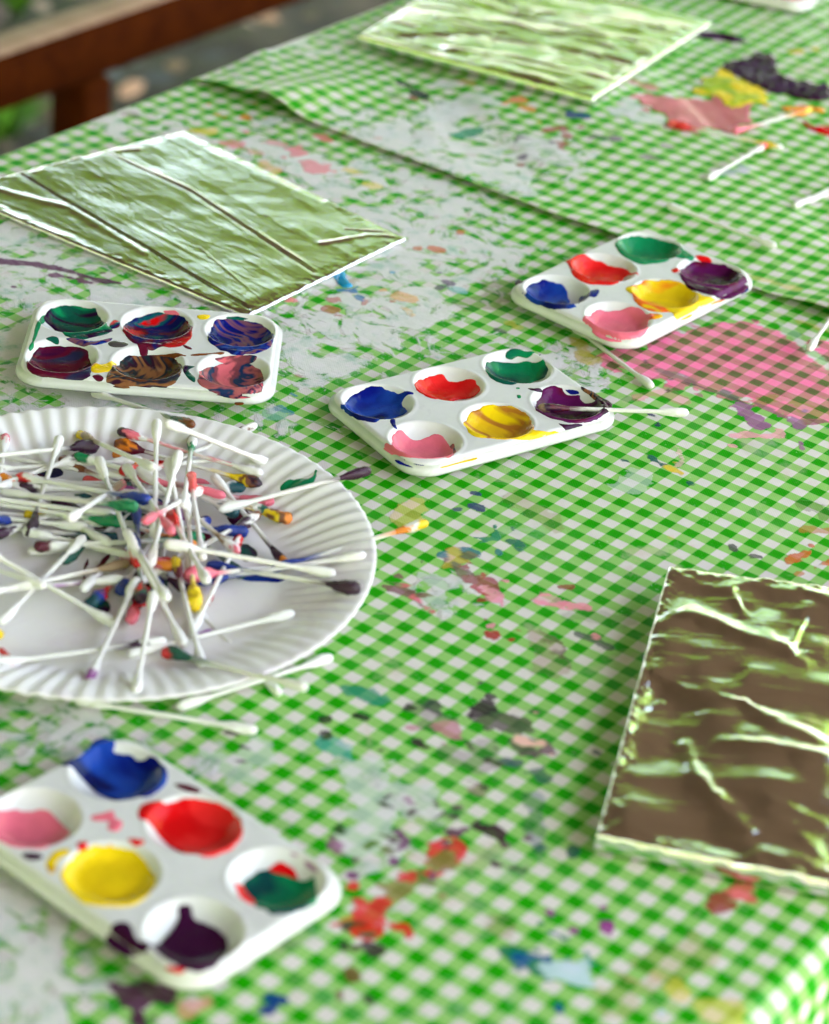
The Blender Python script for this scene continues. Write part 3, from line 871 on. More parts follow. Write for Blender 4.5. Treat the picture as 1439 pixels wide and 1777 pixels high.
# palette right of and above it
p3 = Palette((8.25, 95.75), math.radians(52.5), 'white six-well palette at the far right beside the pink spill, purple well at its corner', .12)
z = (540, 380, 1.6007); r6 = (1000, 340, 3.278)
p3.paint([(583, 200), (596, 212), (602, 185), (640, 170), (680, 180), (705, 190), (715, 220), (735, 238), (730, 245), (690, 252), (640, 248), (605, 232)], z, M['blue_grad'], 'blue paint', .14)
p3.paint([(705, 118), (745, 100), (785, 112), (820, 128), (870, 140), (912, 158), (870, 162), (850, 178), (800, 184), (750, 174), (725, 152), (715, 128)], z, M['red_wet'], 'red paint', .2)
p3.paint([(220, 275), (250, 245), (320, 232), (430, 235), (510, 260), (560, 275), (620, 310), (670, 345), (640, 368), (560, 350), (510, 375), (430, 388), (350, 385), (280, 350), (240, 315)], r6, M['green'], 'green paint brushed over the well edge', .12)
p3.paint([(280, 525), (330, 505), (400, 480), (480, 478), (560, 485), (620, 510), (670, 545), (750, 575), (850, 590), (790, 612), (700, 628), (660, 680), (600, 708), (560, 690), (540, 660), (460, 662), (390, 640), (330, 600), (320, 560)], r6, M['yellow_red'], 'yellow paint with red streaks spilling over the edge', .2)
p3.paint([(585, 425), (640, 385), (720, 375), (820, 390), (900, 420), (970, 470), (980, 520), (940, 560), (870, 585), (800, 580), (720, 555), (650, 530), (610, 490)], r6, M['purple_wet'], 'purple paint up to the rim', .26, .06)
p3.paint([(40, 695), (110, 655), (180, 660), (240, 650), (300, 630), (370, 650), (405, 680), (460, 690), (410, 710), (405, 760), (370, 800), (300, 830), (200, 830), (120, 800), (80, 760), (50, 720)], r6, M['pink'], 'pink paint', .2)
p3.dabs([([(675, 345), (710, 335), (770, 365), (765, 382), (720, 378)], M['red'], 'red dab by the purple well'),
         ([(540, 420), (575, 408), (590, 430), (560, 440)], M['red'], 'small red dab'),
         ([(20, 580), (60, 560), (110, 530), (135, 540), (110, 575), (50, 590), (10, 620)], M['blue'], 'blue drag mark'),
         ([(400, 690), (470, 670), (495, 685), (440, 702)], M['yellow_red'], 'yellow and pink smear'),
         ([(890, 430), (960, 480), (985, 530), (940, 560), (960, 510)], M['blue_mix'], 'blue streak at the purple rim'),
         ([(470, 290), (510, 280), (545, 345), (530, 370), (500, 350)], M['tray'], 'bare patch in the green')], r6)
p3.dabs([([(565, 175), (580, 168), (590, 175), (575, 182)], M['purple'], 'small purple spot')], z)
# palette on the left
p1 = Palette((-10.76, 85.6), math.radians(2.2), 'white six-well palette at the left, its colours stirred together into dark swirls', .22, (math.radians(1.0), 0))
z3 = (0, 500, 2.5696)
p1.paint([(195, 130), (230, 95), (290, 85), (350, 85), (400, 95), (425, 92), (440, 120), (460, 150), (490, 175), (500, 190), (480, 202), (430, 215), (380, 225), (300, 215), (240, 185), (210, 160)], z3, M['green_mix'], 'green paint stirred with dark purple', .16)
p1.paint([(550, 190), (560, 160), (600, 135), (680, 118), (760, 118), (820, 135), (855, 170), (858, 210), (830, 245), (780, 262), (700, 268), (620, 250), (570, 225)], z3, M['red_mix'], 'red paint stirred with blue', .16)
p1.paint([(925, 215), (945, 175), (975, 145), (1050, 140), (1140, 155), (1200, 185), (1225, 220), (1210, 260), (1150, 290), (1080, 297), (1000, 280), (950, 255)], z3, M['blue_mix'], 'blue paint with pale pink swirls', .22)
p1.paint([(120, 330), (150, 285), (210, 258), (280, 262), (340, 262), (380, 270), (400, 310), (410, 350), (400, 385), (340, 402), (270, 410), (190, 400), (140, 370)], z3, M['purple_mix'], 'very dark purple paint', .22)
p1.paint([(475, 395), (495, 350), (560, 310), (640, 298), (720, 300), (790, 320), (810, 350), (795, 400), (760, 430), (680, 445), (600, 440), (530, 440), (490, 420)], z3, M['brown_mix'], 'brown paint in streaky swirls', .22)
p1.paint([(880, 395), (910, 360), (980, 340), (1060, 325), (1130, 345), (1170, 380), (1178, 430), (1150, 470), (1080, 487), (1000, 480), (930, 450), (890, 425)], z3, M['pink_mix'], 'pink paint with dark blue swirls', .22)
p1.dabs([([(490, 165), (510, 142), (535, 152), (530, 175), (500, 182)], M['red_mix'], 'red and blue dab'),
         ([(295, 225), (340, 222), (420, 235), (500, 220), (480, 242), (400, 252), (320, 240)], M['blue_mix'], 'blue and red smear below the green well'),
         ([(485, 240), (520, 232), (572, 248), (545, 262), (495, 258)], simple('grey_paint', (.07, .06, .065), .15), 'grey dab'),
         ([(610, 245), (655, 250), (660, 275), (655, 300), (630, 298), (622, 270)], M['maroon'], 'maroon run under the red well'),
         ([(405, 340), (450, 335), (520, 335), (510, 358), (450, 372), (410, 365)], M['yellow_mix'], 'green and yellow smear between wells'),
         ([(640, 300), (720, 295), (830, 298), (790, 308), (700, 310)], M['brown'], 'brown smear'),
         ([(862, 292), (985, 284), (985, 292), (865, 300)], M['brown'], 'thin brown line'),
         ([(812, 352), (868, 346), (840, 362), (870, 395), (868, 415), (835, 392)], M['green_mix'], 'dark green and blue flick'),
         ([(955, 312), (1000, 305), (1060, 302), (1140, 300), (1130, 330), (1050, 340), (985, 332)], M['pink_mix'], 'pink and teal smear'),
         ([(412, 385), (440, 378), (462, 392), (455, 410), (430, 408)], M['maroon'], 'maroon dab'),
         ([(130, 270), (150, 215), (160, 165), (190, 125), (205, 140), (175, 185), (155, 235), (150, 262)], M['green'], 'green smear on the left rim'),
         ([(205, 225), (235, 212), (262, 225), (260, 250), (235, 240)], M['green_mix'], 'green smudge between wells'),
         ([(880, 128), (905, 120), (938, 125), (925, 140), (895, 142)], M['yellow'], 'yellow dab'),
         ([(815, 250), (850, 262), (855, 272), (825, 265)], M['maroon'], 'small maroon flick'),
         ([(730, 105), (780, 105), (800, 125), (750, 122)], M['pink'], 'pink tint by the red well'),
         ([(1010, 135), (1060, 132), (1110, 142), (1040, 150)], M['green_dark'], 'teal edge of the blue'),
         ([(1050, 503), (1085, 502), (1085, 512), (1055, 514)], M['brown'], 'brown spot')], z3)
# palette at the lower left
p4 = Palette((-6.42, 55.5), math.radians(-38.6), 'white six-well palette nearest the camera at the lower left, with clean bright colours', .02)
r1 = (0, 1250, 2.2484)
p4.paint([(235, 175), (290, 145), (335, 118), (365, 80), (430, 75), (450, 92), (440, 125), (500, 140), (560, 152), (590, 135), (640, 175), (655, 215), (630, 260), (560, 300), (460, 310), (390, 290), (330, 240), (290, 195)], r1, M['blue_grad'], 'blue paint', .24)
p4.paint([(540, 350), (570, 320), (650, 325), (740, 310), (840, 320), (910, 360), (950, 420), (930, 480), (870, 515), (790, 530), (700, 510), (630, 465), (590, 410), (550, 385)], r1, M['red_wet'], 'red paint', .26)
p4.paint([(-40, 430), (-20, 360), (50, 352), (120, 352), (190, 350), (240, 400), (272, 435), (240, 470), (180, 495), (110, 500), (40, 490), (-20, 465)], r1, M['pink'], 'pink paint', .16)
p4.paint([(240, 600), (280, 540), (340, 500), (440, 490), (540, 520), (590, 580), (605, 640), (570, 690), (500, 725), (410, 730), (330, 710), (270, 660)], r1, M['yellow'], 'yellow paint', .30)
p4.paint([(918, 640), (960, 645), (1000, 600), (1045, 580), (1075, 558), (1115, 553), (1155, 590), (1150, 640), (1040, 720), (1000, 722), (945, 695)], r1, M['red_wet'], 'red paint under the green', .08)
p4.paint([(950, 650), (985, 600), (1040, 585), (1080, 592), (1140, 612), (1200, 625), (1225, 612), (1235, 670), (1240, 700), (1190, 740), (1110, 757), (1040, 742), (980, 700)], r1, M['green_dark'], 'green paint over red', .16, .06)
p4.paint([(610, 870), (685, 800), (695, 730), (740, 728), (765, 780), (840, 810), (880, 850), (887, 900), (850, 950), (790, 977), (720, 970), (640, 930), (600, 890)], r1, M['purple'], 'purple paint', .26)
p4.dabs([([(410, 855), (440, 800), (480, 785), (510, 800), (540, 860), (600, 885), (570, 905), (540, 920), (490, 920), (430, 885)], M['purple'], 'purple smear over the rim'),
         ([(355, 375), (400, 362), (440, 352), (450, 380), (480, 400), (460, 432), (420, 425), (425, 395), (370, 392)], M['pink'], 'pink dry smudge'),
         ([(500, 460), (560, 465), (565, 478), (540, 490), (515, 482)], M['red'], 'small red dab'),
         ([(682, 250), (720, 248), (780, 270), (770, 285), (710, 270)], M['maroon'], 'maroon dash'),
         ([(650, 962), (700, 965), (725, 975), (690, 992), (660, 985)], M['red'], 'red edge below the purple'),
         ([(85, 520), (150, 520), (165, 540), (110, 545)], M['purple'], 'purple dab under the pink'),
         ([(300, 480), (335, 472), (345, 520), (335, 570), (318, 565), (312, 520)], M['red'], 'red drip into the yellow'),
         ([(420, 495), (440, 492), (442, 555), (430, 560)], simple('orange_paint', (.78, .28, .02), .15), 'orange drip'),
         ([(1128, 520), (1160, 522), (1220, 565), (1240, 595), (1215, 585), (1165, 540)], simple('lilac_paint', (.35, .15, .33), .2), 'lilac streak'),
         ([(180, 560), (210, 515), (260, 500), (270, 520), (225, 545), (215, 590), (195, 595)], M['yellow_mix'], 'thin yellow smear')], r1)
# palette cut by the top edge
u5 = up(1345, 18, .6)-up(1225, -8, .6); a5 = math.atan2(u5[1], u5[0]); u5 /= np.hypot(*u5)
q5 = up(1400, 20, .6); n5 = np.array([-u5[1], u5[0]])
p5 = Palette(q5-u5*(TL2+.1)+n5*(TW2-.1), a5, 'white palette cut off by the top right edge, red paint in its near well', .1)
for (wx, wy), mt, lb in zip(WELLS, ['blue', 'yellow', 'green', 'purple', 'red', 'pink_dot'], ['blue paint', 'yellow paint', 'green paint', 'purple paint', 'red paint', 'red and pink paint']):
    r0 = 1.2
    def sdf(X, Y, wx=wx, wy=wy): return r0-np.hypot(X-wx, Y-wy)+.5*(fbm(X*1.5, Y*1.5, int(wx*10+wy*3)+50, 3)-.5)
    if lb == 'red and pink paint': mt = 'red_wet'; r0 = 1.35
    o = splat('paint', sdf, (wx-1.7, wy-1.7), (wx+1.7, wy+1.7), .09, tray_h, .05, M[mt], p5.root, TOP-DEP+.3, .3, 5, .14); o['label'] = lb

# ------------------------------------------------------------------ wet dabs lying on the cloths
def cloth_splat(cloth, pts, mat, label, thick, lumps, seed, rag=.5, step=.10, rim=.4, line=None):
    P = np.array([up(*p) for p in pts])
    if line is None: P = np.array(smooth_poly(P, 3))
    c = P.mean(0)
    def sdf(X, Y):
        d = poly_sd(X, Y, P-c) if line is None else line_sd(X, Y, P-c, line)
        return d+rag*(fbm((X+c[0])*1.4, (Y+c[1])*1.4, seed, 4)-.5)*1.4
    pad = .3 if line is None else line+.3
    hf = lambda X, Y: cloth_h(np.stack([X+c[0], Y+c[1]], -1))+.01
    o = splat('paint_smear', sdf, P.min(0)-c-pad, P.max(0)-c+pad, step, hf, thick, mat, None, None, lumps, seed, rim)
    Mw = Matrix.Translation((c[0]*K, c[1]*K, TZ))
    o.parent = cloth
    cl = Matrix.LocRotScale(cloth.location, cloth.rotation_euler, None)
    o.matrix_local = cl.inverted() @ Mw
    o['label'] = label
    return o
cloth_splat(upper, [(1110, 183), (1150, 176), (1200, 178), (1260, 172), (1310, 185), (1312, 205), (1270, 235), (1235, 225), (1200, 245), (1165, 235), (1150, 215), (1120, 200)], M['blob_pink'], 'thin wet pink smear', .025, .3, 4, 1.4)
cloth_splat(upper, [(1202, 155), (1235, 135), (1265, 132), (1300, 148), (1335, 165), (1330, 185), (1290, 195), (1255, 180), (1225, 172)], M['blob_yellow'], 'lumpy yellow smear', .07, .8, 5, 1.3)
cloth_splat(upper, [(1250, 120), (1285, 112), (1318, 102), (1340, 108), (1355, 135), (1400, 150), (1436, 160), (1432, 180), (1400, 185), (1370, 172), (1330, 165), (1290, 145), (1258, 135)], M['blob_dark'], 'thick dark purple dab of paint', .20, .9, 6, .8)
cloth_splat(upper, [(1395, 218), (1415, 228), (1445, 222), (1470, 225), (1450, 240), (1415, 236)], M['red'], 'wet red dab at the right edge', .2, .5, 7, .3)
cloth_splat(upper, [(1222, 68), (1245, 70), (1275, 76)], M['blob_dark'], 'small dark wet dab beside the far foil board', .22, .6, 8, .2, .1, .4, .42)
cloth_splat(upper, [(1365, 195), (1395, 192), (1420, 197)], simple('orange_wet_paint', (.75, .25, .01), .12), 'orange dab under a swab tip', .12, .4, 9, .2, .1, .3, .3)
cloth_splat(lower, [(586, 472), (592, 485), (602, 497)], simple('cyan_wet_paint', (.01, .25, .48), .1), 'cyan blob of paint', .12, .5, 10, .2, .08, .3, .26)

# ------------------------------------------------------------------ foil-wrapped boards
def foil_board(name, quad, thick, label, creases, seed, amp, nu=270, nv=270, long_amp=0., lift=0., cats='foil board', wr_dir=(1, 0), tilt=0., cs=1., cwd=1., fine=.02, rimc=.10, under=.992):
    """quad: near-left, near-right, far-right, far-left ground points (repeats)"""
    q = [np.asarray(p, float) for p in quad]
    c = sum(q)/4
    u = np.concatenate([[0, .004, .009], np.linspace(.016, .984, nu), [.991, .996, 1]])
    v = np.concatenate([[0, .004, .009], np.linspace(.016, .984, nv), [.991, .996, 1]])
    U, Vv = np.meshgrid(u, v, indexing='ij')
    Pt = ((q[0]*(1-Vv[..., None])+q[3]*Vv[..., None])*(1-U[..., None])+(q[1]*(1-Vv[..., None])+q[2]*Vv[..., None])*U[..., None])
    X, Y = Pt[..., 0], Pt[..., 1]
    Lu = np.hypot(*(q[1]-q[0])); Lv = np.hypot(*(q[3]-q[0]))
    su, sv = U*Lu, Vv*Lv
    d = np.minimum(np.minimum(su, Lu-su), np.minimum(sv, Lv-sv))
    r = min(.08, thick*.4)
    dd = np.clip(d, 0, r)
    h = thick-(r-np.sqrt(np.maximum(r*r-(r-dd)**2, 0)))*.75
    inner = sstep(0, .8, d)
    h += amp*(fbm(su*.22, sv*.22, seed, 3)-.5)*inner
    a1, a2 = wr_dir
    s1, s2 = su*a1+sv*a2, -su*a2+sv*a1
    rid = 1-np.abs(2*fbm(s1*.10+.4*fbm(su*.4, sv*.4, seed+4, 2), s2*.55, seed+9, 3)-1)
    h += long_amp*(rid**5)*inner
    rid2 = 1-np.abs(2*fbm(s1*.22+7+.5*fbm(su*.6, sv*.6, seed+14, 2), s2*.8, seed+19, 4)-1)
    h += fine*(rid2**9)*inner
    tl_ = tilt*(1-Vv) if tilt > 0 else -tilt*Vv
    h += tl_
    # crumpled rim
    h += rimc*(fbm(su*2.2, sv*2.2, seed+2, 3)-.5)*(1-sstep(0, .8, d))*sstep(0, .06, d)
    for pts, hh, wd, kind in creases:
        hh = hh*cs; wd = wd*cwd
        P = [up(*p, thick+.5*abs(tilt)) for p in pts]
        dist = np.full(X.shape, 1e9)
        for i in range(len(P)-1): dist = np.minimum(dist, seg_dist(X, Y, P[i], P[i+1]))
        wob = 1+1.5*(fbm(su*.9, sv*.9, seed+5, 3)-.5); hh = hh*(.25+1.5*fbm(su*.45, sv*.45, seed+25, 2)) if kind == 'r' and hh > 0 else hh
        if kind == 'r': h += hh*np.exp(-(dist/(wd*wob))**2)*inner
        elif kind == 's':      # step: one side lies lower
            a, b = P[0], P[-1]; n = np.array([-(b-a)[1], (b-a)[0]]); n /= np.hypot(*n)
            t = (X-a[0])*n[0]+(Y-a[1])*n[1]+.10*(fbm(su*.5, sv*.5, seed+6, 2)-.5)
            h += hh*(sstep(-wd, wd, t)-.5)*inner
    V = np.stack([(X-c[0]), (Y-c[1]), h+lift], -1)
    nu2, nv2 = X.shape
    idx = np.arange(nu2*nv2).reshape(nu2, nv2)
    loop = np.concatenate([idx[:, 0], idx[-1, 1:], idx[-2::-1, -1], idx[0, -2:0:-1]])
    Vf = V.reshape(-1, 3)
    Vb = np.stack([(X-c[0])*under, (Y-c[1])*under, tl_+lift+.015], -1).reshape(-1, 3)
    P = Vf[loop]; bz = Vb[loop, 2]
    ring1 = P.copy(); ring1[:, 2] = bz+thick*.45+.10*min(1, thick)*(fbm(P[:, 0]*2.3, P[:, 1]*2.3, seed, 2)-.5)
    ring1[:, :2] *= 1.001+.010*fbm(P[:, 0]*2.6, P[:, 1]*2.6, seed+8, 3)[:, None]
    n = len(loop); base = len(Vf)
    Vf = np.concatenate([Vf, ring1, Vb])
    r1i = np.arange(base, base+n); off = base+n; r2i = loop+off
    g0 = grid_faces(nu2, nv2)
    Fq = np.concatenate([g0, (g0+off)[:, ::-1],
                         np.stack([loop, np.roll(loop, -1), np.roll(r1i, -1), r1i], -1)[:, ::-1],
                         np.stack([r1i, np.roll(r1i, -1), np.roll(r2i, -1), r2i], -1)[:, ::-1]])
    uv0 = np.stack([su, sv], -1).reshape(-1, 2)
    uvs = np.concatenate([uv0, uv0[loop]+.17, uv0])
    o = mesh_np(name, Vf*K, Fq, M['foil'], None, True, uvs)
    o.location = (c[0]*K, c[1]*K, TZ+.0006)
    tag(o, label, cats, 'foil-wrapped boards on the table')
    return o

F1 = [up(-89, 330, .3), up(430, 547, .3), up(704, 413, .3), up(320, 226, .3)]
foil_board('foil_board', F1, .28, 'flat foil-covered board at the left reflecting green, with a long slit along its near side',
           [([(34, 301), (431, 537)], -.40, .055, 'r'), ([(34, 300), (431, 535)], .10, .06, 's'),
            ([(175, 262), (330, 330), (470, 420), (548, 470)], .045, .14, 'r'), ([(185, 268), (335, 338), (470, 428), (545, 476)], -.045, .12, 'r'),
            ([(345, 430), (450, 520)], .03, .10, 'r'), ([(560, 425), (640, 410), (700, 412)], .10, .2, 'r'), ([(600, 400), (690, 405)], .08, .12, 'r'),
            ([(0, 330), (120, 360), (250, 440)], .07, .4, 'r'), ([(0, 370), (200, 460), (420, 545)], .08, .15, 'r'), ([(60, 300), (160, 265), (240, 262)], .10, .3, 'r')], 11, .13, long_amp=.014, wr_dir=(.97, -.1), cs=.5, cwd=.55, fine=.008, rimc=.07)
F2 = [up(622, 65, .88), up(1030, 174, .88), up(1236, 40, .5), up(830, -62, .5)]
foil_board('foil_board', F2, .55, 'crumpled foil-covered board at the far end of the table, shining white',
           [([(780, 92), (900, 105), (1000, 132), (1110, 150)], .20, .25, 'r'), ([(690, 70), (860, 62), (1000, 92)], -.20, .3, 'r'), ([(860, 70), (960, 88), (1100, 110)], -.22, .2, 'r'),
            ([(700, 115), (850, 125), (1000, 160)], .16, .4, 'r'), ([(780, 35), (900, 45), (1100, 70)], .2, .3, 'r'), ([(900, 20), (1000, 20), (1150, 45)], .18, .25, 'r')], 23, .50, long_amp=.08, wr_dir=(.99, .1), tilt=.44, cs=.42, fine=.03, rimc=.05)
b3l, b3r = up(1035, 1450, .93), up(1439, 1530, .93)
t3l = up(1160, 985, 1.22); t3d = up(1439, 1020, 1.22)-t3l
F3 = [b3l, b3l+(b3r-b3l)*2.0, t3l+t3d*2.25, t3l]
foil_board('foil_board', F3, .95, 'thick foil-covered board at the right edge mirroring brown, with green creases',
           [([(1205, 1075), (1290, 1110), (1370, 1140)], .22, .34, 'r'), ([(1120, 1165), (1190, 1200), (1290, 1225), (1350, 1265), (1439, 1295)], .16, .26, 'r'),
            ([(1255, 1290), (1350, 1305), (1439, 1320)], .14, .28, 'r'), ([(1190, 1290), (1205, 1340), (1235, 1378)], .16, .26, 'r'), ([(1250, 1390), (1300, 1440)], .12, .3, 'r'),
            ([(1370, 1130), (1400, 1060)], .14, .22, 'r'), ([(1380, 1020), (1439, 1055)], .14, .3, 'r'), ([(1165, 1010), (1250, 1030), (1310, 1015)], .18, .25, 'r'), ([(1265, 1030), (1290, 1075)], .12, .2, 'r'),
            ([(1340, 1395), (1430, 1425)], .10, .22, 'r'), ([(1390, 1450), (1430, 1480)], .09, .2, 'r'), ([(1170, 995), (1215, 1000), (1260, 990)], .16, .25, 'r'), ([(1120, 1225), (1150, 1215)], .08, .12, 'r')], 37, .95, long_amp=.01, wr_dir=(1, .1), cs=.55, cwd=1.1, fine=.010, tilt=-.30, rimc=.14, under=.966)

# ------------------------------------------------------------------ paper plate
PC = up(181, 933, 1.2); PR = 9.22
pl = empty('paper_plate', (PC[0]*K, PC[1]*K, TZ)); tag(pl, 'round white paper plate with a fluted rim holding a heap of used cotton swabs', 'plate')
def plate_z(x, y):
    r = np.hypot(x, y)/PR; th = np.arctan2(y, x)
    z = .12+1.08*sstep(.62, 1.02, r)**.9
    fl = sstep(.66, .80, r)*(1-.35*sstep(.93, 1., r))
    z = z+.042*fl*np.sin(th*84+.8*np.sin(th*5)+9*(r-.85))*(.8+.4*np.sin(th*3+1))
    z += .05*np.sin(th*2+.7)*sstep(.6, 1, r)
    return z
nth, nr = 920, 74
rr = np.concatenate([np.linspace(0.001, .6, 16), np.linspace(.615, 1., nr-16)])
R, T = np.meshgrid(rr*PR, np.linspace(0, 2*math.pi, nth, endpoint=False), indexing='ij')
X, Y = R*np.cos(T), R*np.sin(T)
Zp = plate_z(X, Y)
edge = sstep(.985, 1., R/PR); Zp = Zp-edge*.05
V = np.stack([X, Y, Zp], -1).reshape(-1, 3)
ii = np.arange(nr*nth).reshape(nr, nth); i2 = np.roll(ii, -1, 1)
Fq = np.stack([ii[:-1], ii[1:], i2[1:], i2[:-1]], -1).reshape(-1, 4)
dish = mesh_np('dish', V*K, Fq, M['plate'], pl)
md = dish.modifiers.new('paper', 'SOLIDIFY'); md.thickness = .0007; md.offset = -1
def plate_hit(x, y):
    h = .3
    for _ in range(14):
        w = up(x, y, h); h = .5*h+.5*float(plate_z(*(w-PC)))
    return w-PC
def plate_smear(pts, mat, label, th=.05, rag=.2):
    P = np.array(smooth_poly([plate_hit(*p) for p in pts], 4))
    o = splat('paint_smear', lambda X, Y: poly_sd(X, Y, P)+rag*(fbm(X*2, Y*2, 3, 3)-.5), P.min(0)-.2, P.max(0)+.2, .07, plate_z, th, mat, pl, None, .3, 3, .15)
    o['label'] = label
plate_smear([(0, 1125), (12, 1128), (22, 1138), (38, 1140), (34, 1150), (18, 1155), (5, 1140)], M['red'], 'red smear on the plate')
plate_smear([(492, 838), (520, 832), (540, 828), (545, 815), (552, 818), (545, 838), (520, 850), (492, 852)], M['green'], 'green smear on the fluted rim')
plate_smear([(340, 1098), (352, 1094), (366, 1092), (366, 1098), (350, 1102)], simple('violet_paint', (.26, .05, .34), .3), 'violet mark on the plate', .02)
plate_smear([(366, 1042), (372, 1028), (370, 1040), (362, 1052)], M['red'], 'thin red mark', .02, .05)
plate_smear([(190, 800), (225, 792), (262, 798), (300, 800), (270, 815), (215, 818)], M['red_wet'], 'red smear at the back of the heap', .05)
plate_smear([(330, 845), (345, 830), (365, 842), (385, 848), (370, 862), (345, 860)], M['pink'], 'coral pink smear right of the heap centre', .08)
plate_smear([(395, 895), (420, 885), (445, 900), (430, 918), (405, 912)], M['purple_mix'], 'dark smear at the right of the heap', .08)
plate_smear([(405, 950), (430, 945), (450, 962), (425, 975)], M['green_mix'], 'dark grey green smear', .06)
plate_smear([(265, 1000), (285, 985), (292, 1005), (280, 1030), (268, 1020)], M['green_mix'], 'dark green smear behind the long swab', .08)
plate_smear([(60, 815), (95, 808), (110, 822), (80, 830)], M['purple_mix'], 'thin dark smear at the left of the heap', .05)
plate_smear([(105, 895), (140, 888), (175, 896), (215, 890), (220, 905), (180, 918), (130, 912)], M['purple_mix'], 'dark purple smear under the heap', .10)
plate_smear([(175, 905), (230, 890), (262, 898), (262, 912), (215, 915)], M['green_dark'], 'dark green smear under the heap', .10)
plate_smear([(225, 870), (255, 862), (285, 872), (280, 888), (240, 886)], M['blue_grad'], 'dark blue smear under the heap', .10)
plate_smear([(60, 928), (85, 922), (118, 930), (112, 945), (80, 942)], M['green_mix'], 'dark teal smear under the heap', .08)
plate_smear([(228, 1000), (250, 985), (262, 1005), (255, 1040), (240, 1062), (226, 1040)], M['purple_mix'], 'dark smear in the middle of the plate', .10)
plate_smear([(140, 1050), (160, 1040), (185, 1042), (190, 1060), (160, 1066)], M['green_mix'], 'teal smear at the left of the plate floor', .06)
plate_smear([(380, 988), (410, 985), (440, 995), (500, 1003), (470, 1010), (410, 1004)], M['blue_grad'], 'blue streak under the right hand swabs', .05)
plate_smear([(300, 920), (330, 922), (368, 928), (360, 938), (310, 935)], M['maroon'], 'maroon smear under the heap', .06)
plate_smear([(165, 985), (178, 972), (188, 962), (190, 966), (178, 985), (170, 992)], M['maroon'], 'maroon smear', .03)
plate_smear([(142, 990), (150, 970), (156, 968), (152, 985), (146, 1005)], M['maroon'], 'maroon smear on the plate floor', .03)

# ------------------------------------------------------------------ cotton swabs
SW_L, SR, TRD, TLEN = 5.85, .086, .172, 1.25
C = dict(W=WHITE, U=PURP, D=DKPURP, G=GREEN, g=DKGREEN, T=TEAL, B=(.008, .03, .26), R=(.6, .012, .012), P=PINK, Y=YEL, O=ORANGE, N=BROWN, M=MAROON, L=LILAC, C=CORAL, S=(.30, .20, .12))
def lathe(prof, n=16):
    V = []
    for x, r in prof:
        for k in range(n):
            t = 2*math.pi*k/n; V.append((x, r*math.cos(t), r*math.sin(t)))
    F = []
    for i in range(len(prof)-1):
        for k in range(n):
            j = (k+1) % n; F.append((i*n+k, (i+1)*n+k, (i+1)*n+j, i*n+j))
    return np.array(V), np.array(F)
def tip_prof(sc=1.):
    out = []
    for k in range(23):
        t = k/22
        body = SR*1.02+(TRD*(1+(sc-1)*.7)-SR*1.02)*math.sin(min(1, t/.55)*math.pi/2)**1.3*(1-.06*math.cos(t*5))
        if t > .78: body *= math.sqrt(max(0, 1-((t-.78)/.22)**2.2))
        out.append((t*TLEN, max(body, .004)))
    return out
_sw = [0]
GROUPS = {}
